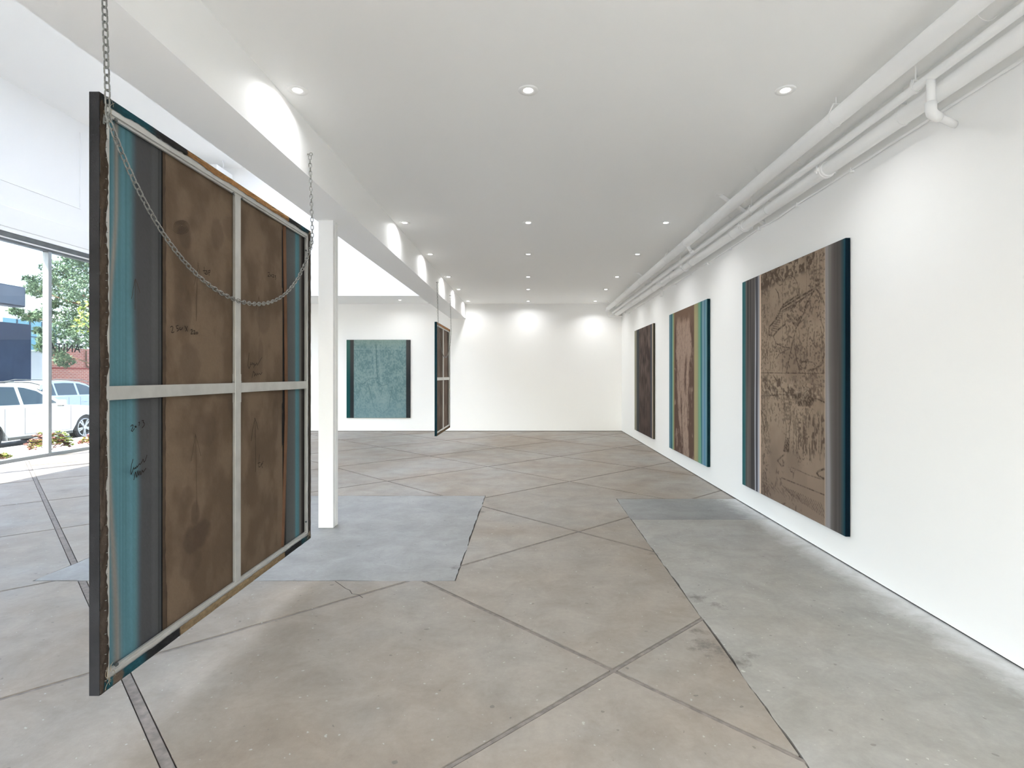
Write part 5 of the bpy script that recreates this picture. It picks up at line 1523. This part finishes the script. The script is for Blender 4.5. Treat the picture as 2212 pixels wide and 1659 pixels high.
# pale office building far behind
ob_ = empty('office_building', (-42, 44, -0.12), 'white flat roofed building with blue windows behind the street', 'building')
boxo('wall_block', (-60, -40, 24, 47, -0.12, 6.4), M['whiterender'], ob_)
boxo('wall_block', (-60, -44, 30, 46.0, 6.4, 9.9), M['whiterender'], ob_)
boxo('wall_block', (-60, -40, 47, 75, -0.12, 7.0), M['whiterender'], ob_)
for (y0, y1, z0, z1, x) in ((38, 44.6, 7.3, 8.9, -44), (36, 40.2, 4.2, 5.8, -40), (41.5, 46.2, 3.4, 6.0, -40), (50, 54, 3.6, 5.4, -40), (56, 60, 3.6, 5.4, -40)):
    f = boxo('window_frame', (x, x + 0.08, y0 - 0.1, y1 + 0.1, z0 - 0.1, z1 + 0.1), M['whiterender'], ob_)
    boxo('window_pane', (x + 0.08, x + 0.12, y0, y1, z0, z1), M['tintglass'], f)
    bm = bmesh.new()
    k = 1
    while y0 + 1.1 * k < y1:
        box(bm, x + 0.12, x + 0.17, y0 + 1.1 * k - 0.04, y0 + 1.1 * k + 0.04, z0, z1); k += 1
    box(bm, x + 0.12, x + 0.16, y0, y1, (z0 + z1) / 2 - 0.03, (z0 + z1) / 2 + 0.03)
    obj('glazing_bar', bm, M['navy'], f)

# pine tree across the street
def tufts(bm, c, r, n, size, rs, flat=0.7, per=6):
    for i in range(n):
        while True:
            p = Vector((rs.uniform(-1, 1), rs.uniform(-1, 1), rs.uniform(-1, 1)))
            if p.length < 1: break
        p = Vector(c) + Vector((p.x * r, p.y * r, p.z * r * flat))
        for k in range(per):
            d = Vector((rs.gauss(0, 1), rs.gauss(0, 1), rs.gauss(0.3, 1))).normalized()
            s = d.cross(Vector((rs.gauss(0, 1), rs.gauss(0, 1), rs.gauss(0, 1)))).normalized() * size * 0.16
            L_ = size * rs.uniform(0.6, 1.2)
            bm.faces.new([bm.verts.new(p + s), bm.verts.new(p - s), bm.verts.new(p + d * L_)])
rs = random.Random(21)
tr = empty('pine_tree', (-18.6, 25.2, -0.25), 'tall loose pine tree across the street, seen through the window', 'tree')
bm = bmesh.new()
tube(bm, [(-18.6, 25.2, -0.3), (-18.7, 25.1, 1.6), (-18.5, 25.3, 3.4), (-18.7, 25.2, 5.4), (-18.6, 25.2, 7.4)], 0.2, 9, True, 0.25)
obj('trunk', bm, M['bark'], tr, True)
blobs = []
for (px, py, r) in ((168, 575, .75), (150, 600, .8), (125, 585, .65), (175, 640, .95), (105, 610, .55), (140, 640, .75), (90, 632, .45), (185, 690, .9), (155, 690, .65), (65, 605, .28), (72, 625, .35), (100, 680, .45), (60, 682, .35), (35, 672, .28), (80, 685, .35), (130, 715, .55), (165, 735, .6), (100, 735, .38), (125, 760, .42), (90, 750, .28), (140, 780, .4), (110, 660, .3), (200, 620, 1.1), (210, 720, 1.1), (150, 555, .4), (185, 562, .5), (88, 715, .3)):
    Y = 24.4 + rs.uniform(-0.9, 1.1)
    blobs.append(((px - 1141) * Y / 1180, Y, 1.6 + (811 - py) * Y / 1180, r))
for k in range(10):
    b = blobs[k * 2]
    bm = bmesh.new()
    z0 = max(1.8, b[2] - 0.9)
    s = Vector((-18.6, 25.2, z0)); e = Vector(b[:3])
    tube(bm, [s, s.lerp(e, 0.5) + Vector((0, 0, -0.12)), e], 0.06, 6, True, 0.3)
    obj('branch', bm, M['bark'], tr, True)
bm = bmesh.new()
for x, y, z, r in blobs: tufts(bm, (x, y, z), r, int(150 * r / 0.6), 0.16, rs)
tag(obj('needle_foliage', bm, M['pine'], tr), kind='stuff')
# young tree beside the window, mostly behind the canvas
def leaf_cluster(bm, c, r, n, L_, rs):
    for i in range(n):
        p = Vector(c) + Vector((rs.gauss(0, r * 0.5), rs.gauss(0, r * 0.5), rs.gauss(0, r * 0.5)))
        d = Vector((rs.gauss(0, 1), rs.gauss(0, 1), rs.gauss(-0.2, 0.6))).normalized()
        s = d.cross(Vector((rs.gauss(0, 1), rs.gauss(0, 1), rs.gauss(0, 1)))).normalized() * L_ * 0.22
        q = [p, p + d * L_ * 0.45 + s, p + d * L_, p + d * L_ * 0.45 - s]
        bm.faces.new([bm.verts.new(v) for v in q])
yt = empty('young_tree', (-11.3, 14.6, -0.06), 'young street tree with lime green leaves beside the window', 'tree')
bm = bmesh.new(); tube(bm, [(-11.3, 14.6, -0.1), (-11.3, 14.55, 1.5), (-11.35, 14.5, 3.2)], 0.035, 8, True, 0.4)
tube(bm, [(-11.32, 14.55, 2.2), (-11.4, 14.25, 2.75), (-11.5, 13.95, 3.05)], 0.014, 6, True, 0.4)
obj('trunk', bm, M['bark'], yt, True)
bm = bmesh.new()
for c, r, n in (((-11.5, 14.05, 3.02), 0.16, 26), ((-11.42, 14.2, 2.86), 0.12, 10), ((-11.48, 13.98, 2.72), 0.06, 5), ((-11.35, 14.5, 3.3), 0.4, 60), ((-11.3, 14.7, 2.8), 0.35, 40), ((-11.5, 14.1, 3.35), 0.12, 10)):
    leaf_cluster(bm, c, r, n, 0.12, rs)
tag(obj('leaf_crown', bm, M['lime'], yt), kind='stuff')
# succulents in the bed outside the glass
def rosette_shrub(name, label, c, w, h, n, m2, seed):
    rs_ = random.Random(seed)
    t = empty(name, c, label, 'plant', 'plants outside the window')
    for part, mm in (('leaf_rosette', M['succ_red']), ('leaf_rosette', m2)):
        bm = bmesh.new()
        for i in range(n // 2):
            a, q = rs_.uniform(0, 6.28), math.sqrt(rs_.random())
            top = Vector(c) + Vector((q * w / 2 * math.cos(a), q * w / 2 * math.sin(a), h * (1 - 0.55 * q * q) * rs_.uniform(0.45, 1.0)))
            if m2 is not M['succ_red'] and mm is m2: top.y += w * 0.14
            for k in range(9):
                an = 6.28 * k / 9 + rs_.uniform(-.2, .2)
                up = rs_.uniform(0.2, 0.9)
                d = Vector((math.cos(an), math.sin(an), up)).normalized()
                s = d.cross(Vector((0, 0, 1))).normalized() * 0.016
                L_ = rs_.uniform(0.05, 0.085)
                bm.faces.new([bm.verts.new(v) for v in (top, top + d * L_ * 0.6 + s, top + d * L_, top + d * L_ * 0.6 - s)])
        tag(obj(part, bm, mm, t), kind='stuff')
    bm = bmesh.new()
    for i in range(10):
        a = rs_.uniform(0, 6.28)
        tube(bm, [c, (c[0] + w * 0.3 * math.cos(a), c[1] + w * 0.3 * math.sin(a), c[2] + h * 0.6)], 0.008, 5)
    obj('stem', bm, M['bark'], t)
rosette_shrub('succulent_shrub', 'reddish and yellow succulent clump at the foot of the mullion', (-10.15, 11.55, -0.06), 0.72, 0.50, 260, M['succ_green'], 3)
rosette_shrub('succulent_shrub', 'low yellow green succulent at the sill beside the hanging canvas', (-10.2, 12.75, -0.06), 0.5, 0.28, 120, M['lime'], 4)
rosette_shrub('succulent_shrub', 'low yellow green succulent at the left edge of the window', (-10.2, 10.45, -0.06), 0.4, 0.16, 90, M['lime'], 5)
ag = empty('agave_plant', (-22.6, 26.9, -0.12), 'spiky agave plant against the foot of the brick wall', 'plant', 'plants outside the window')
rs = random.Random(9)
for k in range(16):
    bm = bmesh.new()
    a = 6.28 * k / 16 + rs.uniform(-.2, .2)
    up = rs.uniform(0.6, 1.5)
    d = Vector((math.cos(a), math.sin(a), up)).normalized()
    c = Vector((-22.4, 27.1, 0.45))
    s = d.cross(Vector((0, 0, 1))).normalized() * 0.07
    L_ = rs.uniform(0.7, 1.0)
    f = bm.faces.new([bm.verts.new(v) for v in (c - s * 0.6, c + d * L_ * 0.45 - s, c + d * L_, c + d * L_ * 0.45 + s, c + s * 0.6)])
    bmesh.ops.solidify(bm, geom=bm.faces[:], thickness=0.02)
    obj('agave_leaf', bm, M['agave'], ag)
bm = bmesh.new(); tube(bm, [(-22.4, 27.1, -0.12), (-22.4, 27.1, 0.5)], 0.12, 8); obj('stem', bm, M['bark'], ag)
